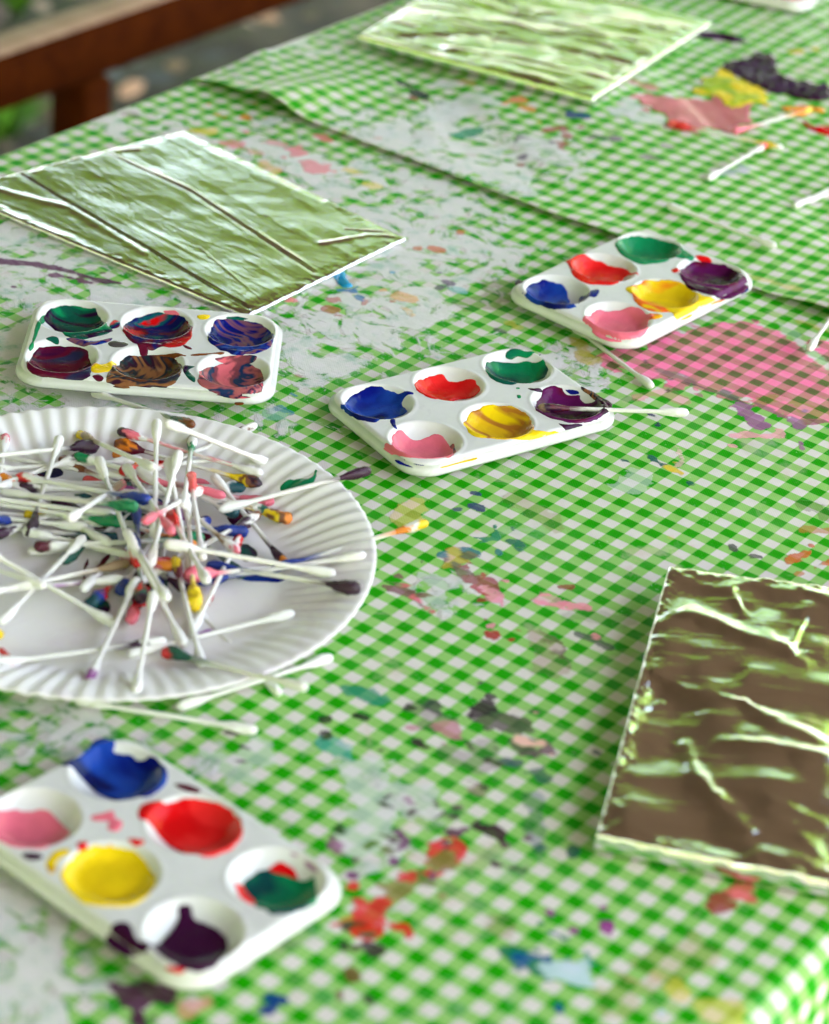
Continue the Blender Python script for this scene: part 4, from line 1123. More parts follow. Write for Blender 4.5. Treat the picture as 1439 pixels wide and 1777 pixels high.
def swab(a, b, ta='W', tb='W', label=None, group='cotton swabs heaped on the plate', ha=.35, hb=None, sa=1., sb=1., stickcol=None, hmax=3.2):
    """a, b: photo pixels of the two ends; ta/tb: colours from the end inwards; ha: height of end a in repeats"""
    _sw[0] += 1; seed = _sw[0]*7
    if group == 'loose cotton swabs on the cloth' and ha < .7 and hb is not None and hb > .2:
        f_ = [(a[0]+(b[0]-a[0])*t_, a[1]+(b[1]-a[1])*t_) for t_ in np.linspace(0, 1, 25)]
        hs_ = [float(cloth_h(up(*q_, .3))) for q_ in f_]
        ha = hb = max(hs_)+.24
    pa = np.append(up(*a, ha), ha)
    best = None
    for h in np.linspace(.12, hmax, 120):
        q = np.append(up(*b, h), h); Ln = np.linalg.norm(q-pa)
        h0 = hb if hb is not None else ha
        cost = (2.5*abs(Ln-SW_L) if hb is None else 0)+abs(h-h0)*(.25 if hb is None else 1)
        if best is None or cost < best[0]: best = (cost, q)
    d = best[1]-pa; d /= np.linalg.norm(d)
    mid = pa+d*SW_L/2
    o = bpy.data.objects.new('cotton_swab', None); COL.objects.link(o); o.empty_display_size = .01
    o.rotation_mode = 'QUATERNION'
    # a is at local -x
    o.rotation_quaternion = Vector((1, 0, 0)).rotation_difference(Vector(d))
    o.location = (mid[0]*K, mid[1]*K, TZ+mid[2]*K)
    tag(o, label, 'cotton swab', group)
    # stick
    Vs, Fs = lathe([(x, SR) for x in np.linspace(-SW_L/2+TLEN*.5, SW_L/2-TLEN*.5, 26)])
    t = (Vs[:, 0]+SW_L/2)/SW_L
    cs = np.tile(np.array([*(.74, .72, .70), .25]), (len(Vs), 1))
    nz = fbm(Vs[:, 0]*2.2+seed, np.arctan2(Vs[:, 2], Vs[:, 1])*.8, seed, 3)
    for tt, key in ((t, ta), (1-t, tb)):
        cc = C[key[-1]] if key[-1] != 'W' else None
        if cc is not None:
            wgt = (sstep(.36, .20, tt+.22*(nz-.5)))*.9
            cs[:, :3] = cs[:, :3]*(1-wgt[:, None])+np.array(cc)*wgt[:, None]; cs[:, 3] = np.maximum(cs[:, 3], wgt*.7)
    if stickcol:
        wgt = sstep(.45, .75, nz)*.75
        cs[:, :3] = cs[:, :3]*(1-wgt[:, None])+np.array(C[stickcol])*wgt[:, None]
    mesh_np('stick', Vs*K, Fs, M['swab'], o, True, None, dict(col=cs))
    for sgn, key, sc in ((-1, ta, sa), (1, tb, sb)):
        V, F = lathe(tip_prof(sc))
        ang = np.arctan2(V[:, 2], V[:, 1])
        s = V[:, 0]/TLEN                       # 0 at the stick, 1 at the end
        nz = fbm(s*3+seed, ang*1.1+sgn*3, seed+5, 3)
        fz = fbm(s*9+seed, ang*3+sgn*3, seed+6, 2)
        V[:, 1:] *= (1+(.9 if sc > 1.15 else .4)*(nz-.5)+.22*(fz-.5))[:, None]
        keys = [C[k] for k in key]
        cl = np.zeros((len(V), 4))
        pos = np.clip((1-s)+.95*(nz-.5), 0, .999)*len(keys)
        lo = np.floor(pos).astype(int); lo = np.clip(lo, 0, len(keys)-1); hi = np.clip(lo+1, 0, len(keys)-1)
        f = sstep(.7, 1., pos-lo)[:, None]
        ka = np.array(keys)
        cl[:, :3] = ka[lo]*(1-f)+ka[hi]*f
        isw = np.array([1. if k == 'W' else 0. for k in key])
        cl[:, 3] = 1-(isw[lo]*(1-f[:, 0])+isw[hi]*f[:, 0])
        V = V.copy(); V[:, 0] = SW_L/2-TLEN+V[:, 0]
        if sgn < 0: V[:, 0] *= -1; V[:, 1] *= -1
        tp = mesh_np('tip', V*K, F, M['swab'], o, True, None, dict(col=cl))
        nm = {'W': None, 'U': 'purple', 'D': 'dark purple', 'G': 'green', 'g': 'dark green', 'T': 'teal', 'B': 'blue', 'R': 'red', 'P': 'pink', 'Y': 'yellow', 'O': 'orange', 'N': 'brown', 'M': 'maroon', 'L': 'lilac', 'C': 'coral', 'S': 'beige'}[key[0]]
        if nm: tp['label'] = nm+' stained tip'
    return o

# named swabs of the heap (ends traced, far ones first)
swab((272, 728), (268, 962), 'W', 'W', 'clean white cotton swab standing upright out of the heap, the tallest one', ha=2.6, hb=1.0)
swab((311, 782), (262, 975), 'W', 'W', 'clean white cotton swab leaning crosswise just right of the upright one', ha=2.3, hb=1.1)
swab((291, 796), (322, 950), 'W', 'W', 'white cotton swab with a small tip between the two upright ones', ha=2.0, hb=.9)
swab((218, 808), (300, 925), 'W', 'P', 'cotton swab with a fat white tip pointing up left of the upright pair', ha=1.5)
swab((170, 793), (236, 972), 'WW', 'RW', 'bent looking white swab with teal paint below its tip, left of the heap centre', ha=1.8, hb=.9, stickcol='T')
swab((105, 757), (41, 957), 'W', 'DD', 'cotton swab at the left with a drop-shaped dark purple lower tip', ha=1.2, hb=.45, sb=1.25)
swab((172, 772), (-80, 798), 'DD', 'W', 'cotton swab at the upper left with a thick ragged dark purple tip', ha=.85, sa=1.5)
swab((135, 752), (268, 812), 'YS', 'W', 'cotton swab with a yellow tip under the plate rim at the top left', ha=.75)
swab((203, 747), (493, 834), 'UPW', 'W', 'cotton swab with a purple and pink tip near the far rim, beside a brown tip', ha=.95, hb=.8, stickcol='P')
swab((198, 768), (486, 850), 'NOM', 'DNY', 'cotton swab brown at one end and dark with a yellow end at the other', ha=.75, hb=.6, sa=1.35, sb=1.25)
swab((128, 790), (392, 862), 'GW', 'P', 'cotton swab with a fresh green spot on its white tip', ha=1.0)
swab((28, 826), (262, 868), 'RW', 'BB', 'cotton swab at the left with a white tip ending in red, dark blue far end', ha=.8, sb=1.3)
swab((2, 854), (240, 880), 'W', 'GG', 'cotton swab at the left edge of the heap with a green far end', ha=.6, sb=1.2)
swab((-60, 866), (215, 908), 'W', 'GG', 'cotton swab entering from the left with a dark green end', ha=.5, sb=1.2)
swab((-90, 905), (118, 926), 'W', 'T', 'swab with a dark teal end beside the purple drop', ha=.45, hb=.35, sb=1.3)
swab((10, 754), (-12, 915), 'PW', 'W', 'cotton swab at the far left with a pink speckled tip', ha=.9)
swab((147, 931), (48, 1032), 'W', 'W', 'white swab of the star-shaped crossing at the lower left, pointing to the far right', ha=.75, hb=.7)
swab((226, 976), (40, 1016), 'S', 'W', 'thin white swab of the star-shaped crossing pointing right', ha=.6, hb=.85)
swab((217, 1004), (52, 1020), 'WW', 'W', 'swab of the star-shaped crossing with a purple dot on its white tip', ha=.5, hb=.75, stickcol='L')
swab((205, 1086), (62, 1004), 'W', 'W', 'white swab of the star-shaped crossing pointing down right', ha=.4, hb=1.0)
swab((80, 1018), (-110, 950), 'W', 'W', 'white swab of the star-shaped crossing pointing up left out of the photo', ha=1.0, hb=.7)
swab((80, 1012), (-150, 1036), 'W', 'W', 'white swab of the star-shaped crossing lying level to the left', ha=.9, hb=.6)
swab((108, 975), (230, 890), 'gg', 'W', 'cotton swab with a leaf-like dark green tip', ha=.6, sa=1.25)
swab((190, 950), (75, 870), 'D', 'L', 'swab with a dark maroon end beneath the green-tipped one', ha=.35)
swab((155, 1050), (260, 960), 'TBR', 'W', 'swab with a blotchy teal, blue and red tip at the middle left', ha=.45, sa=1.5)
swab((142, 1024), (240, 930), 'W', 'M', 'short looking swab with a round white tip above the teal one', ha=.7)
swab((208, 1030), (290, 890), 'BBW', 'W', 'swab with a blue smeared tip near the middle', ha=.5, sa=1.3)
swab((246, 1045), (236, 880), 'UgRg', 'B', 'swab striped green, red and purple at the middle of the heap', ha=.75, sa=1.45)
swab((228, 930), (290, 1040), 'BB', 'W', 'cotton swab with a bright blue tip in the heap centre', ha=1.0, sa=1.15)
swab((322, 1124), (236, 955), 'W', 'W', 'long white swab running down to the near side with a fat white end', ha=.45, hb=1.3)
swab((235, 1204), (264, 1044), 'W', 'W', 'white swab pointing straight at the camera from the near side of the plate', ha=1.05, hb=1.0)
swab((270, 1032), (300, 880), 'B', 'W', 'swab with a curved blue tip behind the one pointing at the camera', ha=.45, sa=1.2)
swab((228, 1078), (262, 930), 'PR', 'W', 'swab with a pink and red tip at the near middle', ha=.55, sa=1.25)
swab((238, 1003), (168, 1152), 'W', 'LW', 'swab at the near side with a pale blue mark on its lower tip', ha=.8, hb=.6)
swab((352, 1160), (312, 1002), 'W', 'YM', 'white swab running from the big yellow blob to the near rim', ha=.5, hb=.9)
swab((338, 1056), (325, 870), 'YY', 'W', 'swab with a big glossy yellow blob for a tip', ha=.65, sa=1.9)
swab((318, 1000), (470, 985), 'PPP', 'W', 'swab with a long glossy pink tip beside the yellow blob', ha=.75, hb=.5, sa=1.6)
swab((332, 1100), (402, 960), 'W', 'RW', 'white swab slanting up right from the near floor of the plate', ha=.35, hb=.6)
swab((512, 1063), (285, 1120), 'W', 'W', 'white swab lying alone on the near right floor of the plate', ha=.75, hb=.40)
swab((290, 1112), (60, 1142), 'WWD', 'W', 'white swab with a dark band lying along the near floor of the plate', ha=.5, hb=.55)
swab((282, 1130), (480, 1180), 'Rgg', 'W', 'swab with a dark green and red tip under the long white one', ha=.40, hb=1.4, sa=1.3)
swab((645, 815), (372, 887), 'UU', 'W', 'cotton swab with a purple tip sticking out over the right rim', ha=1.5, hb=.8, sa=1.15)
swab((744, 906), (480, 986), 'YWO', 'B', 'cotton swab with yellow dabs reaching far over the right rim', ha=1.5, hb=.5)
swab((636, 962), (398, 1000), 'W', 'BB', 'cotton swab with a white tip inside the right rim and a blue end', ha=1.4, hb=.45, sb=1.2)
swab((626, 1022), (376, 982), 'DD', 'B', 'cotton swab ending in a round dark purple blob by the right rim', ha=1.4, hb=.45, sa=1.5)
swab((508, 902), (260, 832), 'ONY', 'P', 'swab with a thick yellow and orange tip at the right of the heap', ha=.55, hb=.9, sa=1.35, stickcol='M')
swab((452, 890), (330, 960), 'NWD', 'W', 'swab with a brown-marked white tip and dark collar right of the centre', ha=.9, hb=.7, sa=1.1)
swab((416, 960), (262, 832), 'PWS', 'W', 'thick white swab slanting down right with a pink end', ha=.9, hb=1.3)
swab((500, 985), (415, 880), 'OUU', 'W', 'swab with a curled purple and orange tip at the lower right of the heap', ha=.4, hb=.7)
swab((284, 943), (520, 985), 'W', 'W', 'white swab lying highest across the middle of the heap, blurred big tip', ha=1.65, hb=1.3, sa=1.15)
swab((446, 737), (210, 840), 'WN', 'W', 'swab with a brown band below its white tip at the far right of the heap', ha=.95, hb=.7, stickcol='N')
swab((330, 822), (352, 970), 'CC', 'W', 'swab with a bulbous coral tip right of the upright pair', ha=1.2, sa=1.3)
swab((352, 848), (250, 905), 'CW', 'P', 'swab with a small coral mark right of the centre', ha=.8)
swab((345, 930), (180, 945), 'UU', 'W', 'swab with a straight purple end under the crossing sticks', ha=.7, hb=.5)
swab((294, 890), (360, 1010), 'RR', 'W', 'swab with a glossy bright red tip behind the leaning white pair', ha=1.1, sa=1.35)
swab((206, 818), (350, 800), 'RC', 'P', 'swab with a long red stained end across the top of the heap', ha=.9, hb=.7, sa=1.15)
swab((215, 838), (120, 900), 'PS', 'W', 'swab with a pink and olive tip left of the fat white tip', ha=.9)
swab((302, 985), (200, 960), 'OP', 'W', 'swab with a small orange and pink tip below the centre', ha=.9, hb=.5)
swab((335, 757), (318, 880), 'UWG', 'W', 'swab with a purple and white tip against the far rim', ha=.95)
swab((30, 838), (-130, 860), 'W', 'W', 'white swab tip at the left edge below the pink-speckled one', ha=.5)
swab((20, 905), (-140, 880), 'B', 'W', 'swab at the left edge with a small blue tip', ha=.4)
swab((4, 1100), (-180, 1110), 'Y', 'W', 'swab at the left edge with a yellow tip near the red smear', ha=.4)
swab((470, 805), (330, 750), 'W', 'W', 'white swab along the far right rim under the brown-banded one', ha=.7)
swab((425, 1000), (300, 900), 'g', 'M', 'swab with a grey green end under the pink-ended one', ha=.35)
# swabs buried in the heap
combo = [('R', 'B', 'red', 'blue'), ('G', 'U', 'green', 'purple'), ('P', 'Y', 'pink', 'yellow'), ('U', 'W', 'purple', 'white'), ('W', 'R', 'white', 'red'), ('T', 'O', 'teal', 'orange'), ('N', 'W', 'brown', 'white'),
         ('D', 'P', 'dark purple', 'pink'), ('B', 'Y', 'blue', 'yellow'), ('W', 'g', 'white', 'dark green'), ('L', 'N', 'lilac', 'brown'), ('M', 'G', 'maroon', 'green'), ('C', 'T', 'coral', 'teal'), ('O', 'D', 'orange', 'dark purple'), ('Y', 'W', 'yellow', 'white'), ('P', 'g', 'pink', 'dark green'), ('U', 'O', 'purple', 'orange'), ('W', 'B', 'white', 'blue')]
rnd = random.Random(5)
for k, (ca, cb, na, nb) in enumerate(combo):
    an = rnd.choice([.05, .25, .35, -.2, 1.2, 2.2, 2.7, .6, -.5])+rnd.uniform(-.2, .2)
    cx0, cy0 = 225+rnd.uniform(-85, 120), 905+rnd.uniform(-75, 75)
    w0 = up(cx0, cy0, .4)
    hh = .32+.06*(k % 6)
    d = np.array([math.cos(an), math.sin(an)])*SW_L/2
    def topx(w, h):
        v = np.array([w[0], w[1]*cP+(CAMH-h)*sP, (CAMH-h)*cP-w[1]*sP])
        uu, vv = F_PX*v[0]/v[1], F_PX*v[2]/v[1]
        return (CW/2+cR*uu-sR*vv, CH/2+sR*uu+cR*vv)
    if k in (2, 6, 8, 13, 15): continue
    swab(topx(w0-d, hh), topx(w0+d, hh+.1), ca+'W' if k % 2 else ca*2, cb*2 if k % 3 else cb+'W', 'cotton swab buried in the heap with %s %s tip and %s %s one' % ('an' if na[0] == 'o' else 'a', na, 'an' if nb[0] == 'o' else 'a', nb), ha=hh, hb=hh+.12, sa=1.2, sb=1.2)
combo2 = [('R', 'W', 'red', 'white'), ('W', 'P', 'white', 'pink'), ('U', 'g', 'purple', 'dark green'), ('B', 'W', 'blue', 'white'), ('W', 'L', 'white', 'lilac'), ('D', 'W', 'dark purple', 'white'), ('G', 'W', 'green', 'white'),
          ('P', 'W', 'pink', 'white'), ('W', 'T', 'white', 'teal'), ('N', 'P', 'brown', 'pink'), ('C', 'W', 'coral', 'white'), ('W', 'O', 'white', 'orange'), ('M', 'W', 'maroon', 'white'), ('W', 'D', 'white', 'dark purple')]
for k, (ca, cb, na, nb) in enumerate(combo2):
    an = rnd.choice([.0, .15, -.15, .3, -.3, 2.6, .8])+rnd.uniform(-.15, .15)
    w0 = up(95+rnd.uniform(-95, 95), 862+rnd.uniform(-58, 48), .5)
    hh = .36+.07*(k % 7)
    d = np.array([math.cos(an), math.sin(an)])*SW_L/2
    swab(topx(w0-d, hh), topx(w0+d, hh+.1), ca+'W' if ca != 'W' else 'W', cb+'W' if cb != 'W' else 'W', 'level cotton swab left of the heap with a %s tip and %s %s one' % (na, 'an' if nb[0] == 'o' else 'a', nb), ha=hh, hb=hh+.08, sa=1.1, sb=1.1)
# swabs lying on the cloth
GL = 'loose cotton swabs on the cloth'
swab((578, 1140), (298, 1230), 'W', 'W', 'clean white cotton swab lying beside the near rim of the plate', GL, ha=.25, hb=.25)
swab((448, 1268), (122, 1214), 'W', 'W', 'clean white cotton swab between the plate and the nearest palette', GL, ha=.25, hb=.25)
swab((487, 1205), (392, 1110), 'W', 'W', 'short visible white swab end poking out from under the plate', GL, ha=.14, hb=.10)
swab((1196, 716), (955, 708), 'W', 'SUM', 'cotton swab resting in the purple well of the middle palette', 'cotton swabs resting on palettes', ha=1.0, hb=.80)
swab((1133, 672), (1020, 585), 'W', 'W', 'white cotton swab sticking out from under the far right palette', GL, ha=.25, hb=.2)
swab((338, 738), (160, 680), 'NNg', 'W', 'cotton swab with a brown and teal tip between the left palette and the plate', GL, ha=1.45, hb=.3)
swab((1348, 428), (1150, 352), 'W', 'W', 'long clean white swab lying on the far cloth behind the right palette', GL, ha=.62, hb=.62)
swab((1408, 190), (1276, 228), 'YO', 'PP', 'far cotton swab with a yellow tip and a pink tip', GL, ha=.5, hb=.45, sa=1.2, sb=1.15)
swab((1158, 212), (1364, 258), 'CR', 'WY', 'far cotton swab with a red tip in the pink smear', GL, ha=.55, hb=.55, sa=1.2)
swab((1228, 310), (1335, 248), 'W', 'CW', 'far white cotton swab touching the red-tipped one', GL, ha=.45, hb=.5)
swab((1378, 358), (1520, 290), 'W', 'W', 'left swab of the white pair cut by the right edge', GL, ha=.45, hb=.5)
swab((1394, 350), (1540, 308), 'W', 'W', 'right swab of the white pair cut by the right edge', GL, ha=.45, hb=.5)
swab((1404, 606), (1478, 500), 'W', 'W', 'white swab at the right edge pointing down at the pink spill', GL, ha=.25, hb=.4)

# ------------------------------------------------------------------ rail behind the table
RH = -24.4
ra, rb = inv_ab(np.array([-125.6, 60.])), inv_ab(np.array([-125.6, 260.]))
rail = empty('wooden_rail', wtab(-126.8, 160, 0), YAW); tag(rail, 'low dark brown wooden rail on posts behind the table, top left, out of focus', 'rail')
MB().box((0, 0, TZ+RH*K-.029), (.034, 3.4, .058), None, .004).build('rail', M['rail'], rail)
MB().box((0, 0, TZ+RH*K+.003), (.036, 3.4, .005), None, .001).build('top_strip', wood('tan_timber', (.30, .19, .12), (.42, .28, .19), (2, 40, 40), .7), rail)  # tan strip along the top, lighter than the rail below it
for yy in (-1.25, (140.2-160)*K, .9, 1.5):
    MB().box((-.004, yy, (TZ+RH*K-.06)/2), (.05, .042, TZ+RH*K-.061), None, .004).build('post', M['rail'], rail)

# ------------------------------------------------------------------ ground
m = N('leaf_litter_ground'); o_ = m.obj()
g = m.noise(o_, 6, 8, .65, .3)
g2 = m.noise(o_, 1.1, 3, .5)
c = m.ramp(g, [(.3, (.022, .020, .020)), (.48, (.055, .048, .045)), (.62, (.11, .085, .072)), (.75, (.19, .14, .11))])
c = m.mix(m.step(g2, .45, .7), c, (.07, .075, .05))
m.set(Base_Color=c, Roughness=.95); m.link(m.bump(g, 1., .03), m.b.inputs['Normal'])
xs = np.concatenate([-np.geomspace(400, 6, 12), np.linspace(-5, 5, 61), np.geomspace(6, 400, 12)])
X, Y = np.meshgrid(xs, xs+1.5, indexing='ij')
Zg = -.02*fbm(X*.9, Y*.9, 5, 4)
gr = mesh_np('ground', np.stack([X, Y, Zg], -1).reshape(-1, 3), grid_faces(len(xs), len(xs)), m.m); tag(gr, kind='structure')

def litter(name, n, seed, mats_cols, size, label):
    r = np.random.RandomState(seed)
    V = []; F = []; cols = []
    ctr = np.array([-1.7, 2.6])
    for k in range(n):
        x, y = ctr+r.randn(2)*np.array([.9, 1.0])
        s = size*r.uniform(.5, 1.7); an = r.uniform(0, 6.28); tz = r.uniform(-.5, .5); tw = r.uniform(-.5, .5)
        ca, sa = math.cos(an), math.sin(an)
        base = len(V)
        pts = [(-1, 0, 0), (-.35, .42, .12), (.5, .36, .1), (1, 0, .05), (.45, -.38, .12), (-.4, -.4, .1), (0, 0, .28)]
        for px, py, pz in pts:
            px *= s; py *= s; pz = pz*s+px*tz*.5+py*tw
            V.append((x+ca*px-sa*py, y+sa*px+ca*py, max(.004, .012+s*.25+pz)))
        for i in range(6): F.append((base+i, base+(i+1) % 6, base+6))
        cc = mats_cols[r.randint(len(mats_cols))]; f = r.uniform(.6, 1.4)
        cols += [(*(min(1, v*f) for v in cc), 0)]*7
    mm = N(name+'_material'); mm.set(Base_Color=mm.attr('col', 'Color'), Roughness=.8)
    o = mesh_np(name, V, F, mm.m, None, False, None, dict(col=np.array(cols)))
    tag(o, kind='stuff'); return o
litter('leaf_litter', 5200, 3, [(.10, .085, .08), (.20, .15, .12), (.36, .23, .16), (.42, .25, .17), (.05, .05, .055), (.09, .10, .11), (.5, .36, .28), (.14, .10, .08)], .026, '')

leafm = N('weed_leaf'); leafm.set(Base_Color=(.10, .28, .02), Roughness=.5)
def weed(px, py, hgt, label, n=26, seed=0):
    r = np.random.RandomState(seed)
    p = up(px, py, -56)
    V = []; F = []
    for k in range(n):
        an = r.uniform(0, 6.28); L = hgt*r.uniform(.6, 1.2); lean = r.uniform(.25, .9); w = L*.13
        dx, dy = math.cos(an), math.sin(an); b = len(V)
        for t, ww in ((0, .3), (.35, 1), (.7, .8), (1, .05)):
            x = dx*lean*L*t*(.6+.4*t); y = dy*lean*L*t*(.6+.4*t); zz = L*(t-.35*lean*t*t)
            V += [(x-dy*w*ww, y+dx*w*ww, zz), (x+dy*w*ww, y-dx*w*ww, zz)]
        for q in range(3): F.append((b+2*q, b+2*q+1, b+2*q+3, b+2*q+2))
    o = mesh_np('weed', V, F, leafm.m); o.location = (p[0]*K, p[1]*K, 0)
    tag(o, label, 'weed')
weed(-6, 232, .11, 'small bright green weed on the ground at the left edge, between rail and table', 26, 1)
weed(28, -6, .20, 'dim green weed on the ground behind the rail in the top left corner', 30, 2)

# ------------------------------------------------------------------ shelter roof and trees that the foil mirrors, plus added sky-blocking trees
rf = empty('shelter_roof', (-.4, 2.1, 0)); tag(rf, 'brown timber shelter roof above the table, mirrored in the foil boards', 'roof')
mb = MB()
x0, x1, y0, y1 = -6.5, 1.75, -2.4, 4.85
for k in range(52):
    w = (y1-y0)/52
    mb.box(((x0+x1)/2+.4, y0+w*(k+.5)-2.1, 2.78+.006*(k % 2)), (x1-x0, w+.012, .025), None, .002)
mb.build('ceiling_boards', M['roof'], rf)
for xx in np.linspace(x0+.4, x1-.2, 6):
    MB().box((xx+.4, (y0+y1)/2-2.1, 2.715), (.06, y1-y0, .10), None, .004).build('beam', M['roof'], rf)
for px, py in ((x0+.1, y1-.1), (x1-.08, y1-.1), (x0+.1, y0+.1)):
    MB().box((px+.4, py-2.1, 1.33), (.12, .12, 2.66), None, .006).build('post', M['roof'], rf)

lm = N('tree_leaf')
r_ = lm.n('ShaderNodeObjectInfo').outputs['Random']
nn = lm.noise(lm.obj(), 2.3, 3, .6)
lm.set(Base_Color=lm.mix(nn, (.19, .33, .025), (.30, .46, .06)), Roughness=.45)
tr = lm.n('ShaderNodeBsdfTranslucent'); tr.inputs[0].default_value = (.40, .62, .07, 1)
mx = lm.n('ShaderNodeMixShader'); mx.inputs[0].default_value = .45
lm.link(lm.b.outputs[0], mx.inputs[1]); lm.link(tr.outputs[0], mx.inputs[2]); lm.link(mx.outputs[0], lm.out.inputs['Surface'])
bark = wood('bark', (.07, .05, .035), (.15, .11, .08), (8, 8, 1), .9)
def crown_mesh(seed, n=5200):
    r = np.random.RandomState(seed)
    cl = r.randn(26, 3)*np.array([1.15, 1.15, .8]); cl = cl[np.linalg.norm(cl/np.array([1, 1, .75]), axis=1) < 2.4]
    k = r.randint(len(cl), size=n)
    P = cl[k]+r.randn(n, 3)*.42
    nrm = r.randn(n, 3); nrm /= np.linalg.norm(nrm, axis=1, keepdims=True)
    t = np.cross(nrm, r.randn(n, 3)); t /= np.linalg.norm(t, axis=1, keepdims=True); b = np.cross(nrm, t)
    s = r.uniform(.06, .13, (n, 1))
    V = np.stack([P-t*s, P+b*s*.5, P+t*s, P-b*s*.5], 1).reshape(-1, 3)
    F = np.arange(n*4).reshape(n, 4)
    return V, F
def tree(x, y, sc, label, cr, first, zc=5.3):
    t = empty('tree', (x, y, 0)); tag(t, label, 'tree', 'trees beyond the shelter')
    if first is None:
        V, F = crown_mesh(cr); c = mesh_np('crown', V, F, lm.m, t, False)
        V, F = lathe([(zz, .17*(1-.75*zz/4.6)+.05*math.sin(zz*3)*.2) for zz in np.linspace(0, 5.2, 14)], 10)
        V = V[:, [1, 2, 0]]; V[:, 0] += .15*np.sin(V[:, 2]*1.1)
        tk = mesh_np('trunk', V, F, bark, t)
    else:
        c = first[0].copy(); COL.objects.link(c); c.parent = t
        tk = first[1].copy(); COL.objects.link(tk); tk.parent = t
    tk.scale = (1, 1, zc/5.3)
    c.location = (0, 0, zc); c.rotation_euler = (0, 0, x*1.7+y); c.scale = (sc, sc, sc*.85)
    return (c, tk)
spots = [(-6.5, 9.5, 1.25), (-3.4, 8.6, 1.15), (-.6, 9.4, 1.2), (2.2, 8.8, 1.15), (5., 10., 1.3), (-9.5, 7.0, 1.2), (-3.4, 12.5, 1.4), (4.3, 13., 1.5), (-5.4, 13., 1.5), (-7.6, 3.5, 1.2), (8., 8.5, 1.3), (1.3, 15.2, 1.3), (-8.4, 12., 1.4), (-9., -.5, 1.3), (-8.2, -4.5, 1.35), (-4.8, -7.6, 1.4), (-.6, -8.4, 1.4), (3.6, -8., 1.4), (-10.5, 4., 1.4), (-10., 1.6, 1.3), (-6.6, -6.4, 1.3), (1.6, -9.2, 1.4), (-2.6, -8.8, 1.4), (-1.9, 10.9, 1.25), (-4.5, 11.2, 1.35), (-3., 14.2, 1.5), (.2, 11.6, 1.1)]
LOWC = {6: 5.6, 7: 5.4, 8: 5.6, 11: 3.5, 12: 3.2, 9: 3.0, 13: 2.7, 14: 2.7, 15: 2.7, 16: 2.8, 17: 2.8, 18: 2.6, 19: 2.6, 20: 2.7, 21: 2.7, 22: 2.7, 23: 5.5, 24: 5.7, 25: 6.4, 26: 6.2}  # low crowns at the left and rear are added out of view to block sky
names = ['broad green tree left of the shelter front', 'green tree nearest the shelter front, left of centre', 'leafy tree straight beyond the table', 'green tree right of the middle beyond the shelter', 'wide tree at the right beyond the shelter',
         'green tree at the far left of the shelter', 'tall tree behind the leafy middle one', 'tall tree behind the right-hand pair', 'tall tree behind the left-hand pair', 'green tree standing beside the shelter on the left', 'tree at the outer right', 'small low tree seen through the gap straight ahead', 'low tree at the far left front', 'added bushy tree left of the table end, blocking low sky', 'added bushy tree at the rear left corner, blocking low sky',
         'added bushy tree behind the camera on the left, blocking low sky', 'added bushy tree straight behind the camera, blocking low sky', 'added bushy tree behind the camera on the right, blocking low sky', 'added low tree far left of the shelter, blocking low sky', 'added low tree left of the table middle, blocking low sky', 'added bushy tree filling the rear left gap, blocking low sky', 'added bushy tree in the rear second row, blocking low sky', 'added bushy tree in the rear second row, left, blocking low sky', 'tall tree in the second row left of centre', 'tall tree in the second row further left', 'tallest tree in the third row', 'tall slim-crowned tree in the second row, centre']
fa = None; fb = None
for k, ((x, y, sc), nm) in enumerate(zip(spots, names)):
    if k % 2 == 0: fa_ = tree(x, y, sc, nm, 3, fa, LOWC.get(k, 5.3)); fa = fa or fa_
    else: fb_ = tree(x, y, sc, nm, 8, fb, LOWC.get(k, 5.3)); fb = fb or fb_

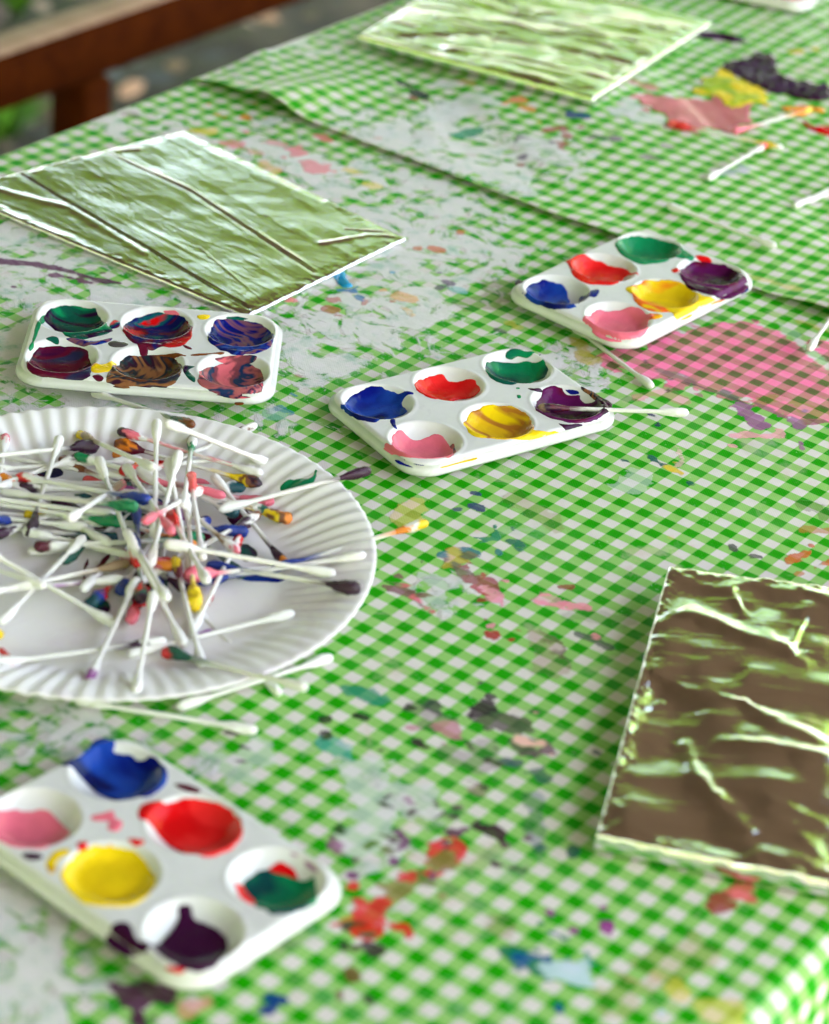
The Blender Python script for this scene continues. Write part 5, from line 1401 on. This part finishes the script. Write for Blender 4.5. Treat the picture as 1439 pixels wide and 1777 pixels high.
# ------------------------------------------------------------------ light
EL, AZ = math.radians(60), math.atan2(-.95, .30)       # direction to the sun, from +x
w = bpy.data.worlds.new('World'); S.world = w; w.use_nodes = True
nt = w.node_tree; bg = nt.nodes['Background']
sky = nt.nodes.new('ShaderNodeTexSky'); sky.sky_type = 'NISHITA'; sky.sun_disc = False
sky.sun_elevation = EL; sky.sun_rotation = math.pi/2-AZ; sky.air_density = 1.4; sky.dust_density = 3.0; sky.ozone_density = 1.
tint = nt.nodes.new('ShaderNodeMix'); tint.data_type = 'RGBA'; tint.blend_type = 'MULTIPLY'; tint.inputs[0].default_value = 1
tint.inputs[7].default_value = (1., .885, .82, 1)
nt.links.new(sky.outputs[0], tint.inputs[6]); nt.links.new(tint.outputs[2], bg.inputs[0]); bg.inputs[1].default_value = .12
sl = bpy.data.lights.new('sun', 'SUN'); sl.energy = 5.0; sl.angle = math.radians(.5); sl.color = (1, .96, .91)
so = bpy.data.objects.new('sun', sl); COL.objects.link(so)
d = Vector((math.cos(AZ)*math.cos(EL), math.sin(AZ)*math.cos(EL), math.sin(EL)))
so.rotation_mode = 'QUATERNION'; so.rotation_quaternion = d.to_track_quat('Z', 'Y'); so.location = d*5+Vector((0, 1, 1))

# ------------------------------------------------------------------ camera
cam = bpy.data.cameras.new('camera'); co = bpy.data.objects.new('camera', cam); COL.objects.link(co)
co.location = (0, 0, TZ+CAMH*K)
fw = Vector((0, cP, -sP)); rt = Vector((1, 0, 0)); upv = Vector((0, sP, cP))
xr = (rt*cR+upv*sR).normalized(); yr = (upv*cR-rt*sR).normalized()
R3 = Matrix((xr, yr, -fw)).transposed()
co.rotation_mode = 'QUATERNION'; co.rotation_quaternion = R3.to_quaternion()
cam.sensor_fit = 'VERTICAL'; cam.sensor_height = 36.; cam.lens = F_PX/CH*36.
cam.clip_start = .05; cam.clip_end = 2000
cam.dof.use_dof = True; cam.dof.focus_distance = 94.5*K; cam.dof.aperture_fstop = 7.5
S.camera = co
S.view_settings.view_transform = 'Standard'; S.view_settings.look = 'None'; S.view_settings.gamma = 1; S.view_settings.exposure = 3.6
S.render.engine = 'CYCLES'
S.cycles.use_denoising = True
S.cycles.max_bounces = 8; S.cycles.transparent_max_bounces = 6
S.cycles.sample_clamp_indirect = 8
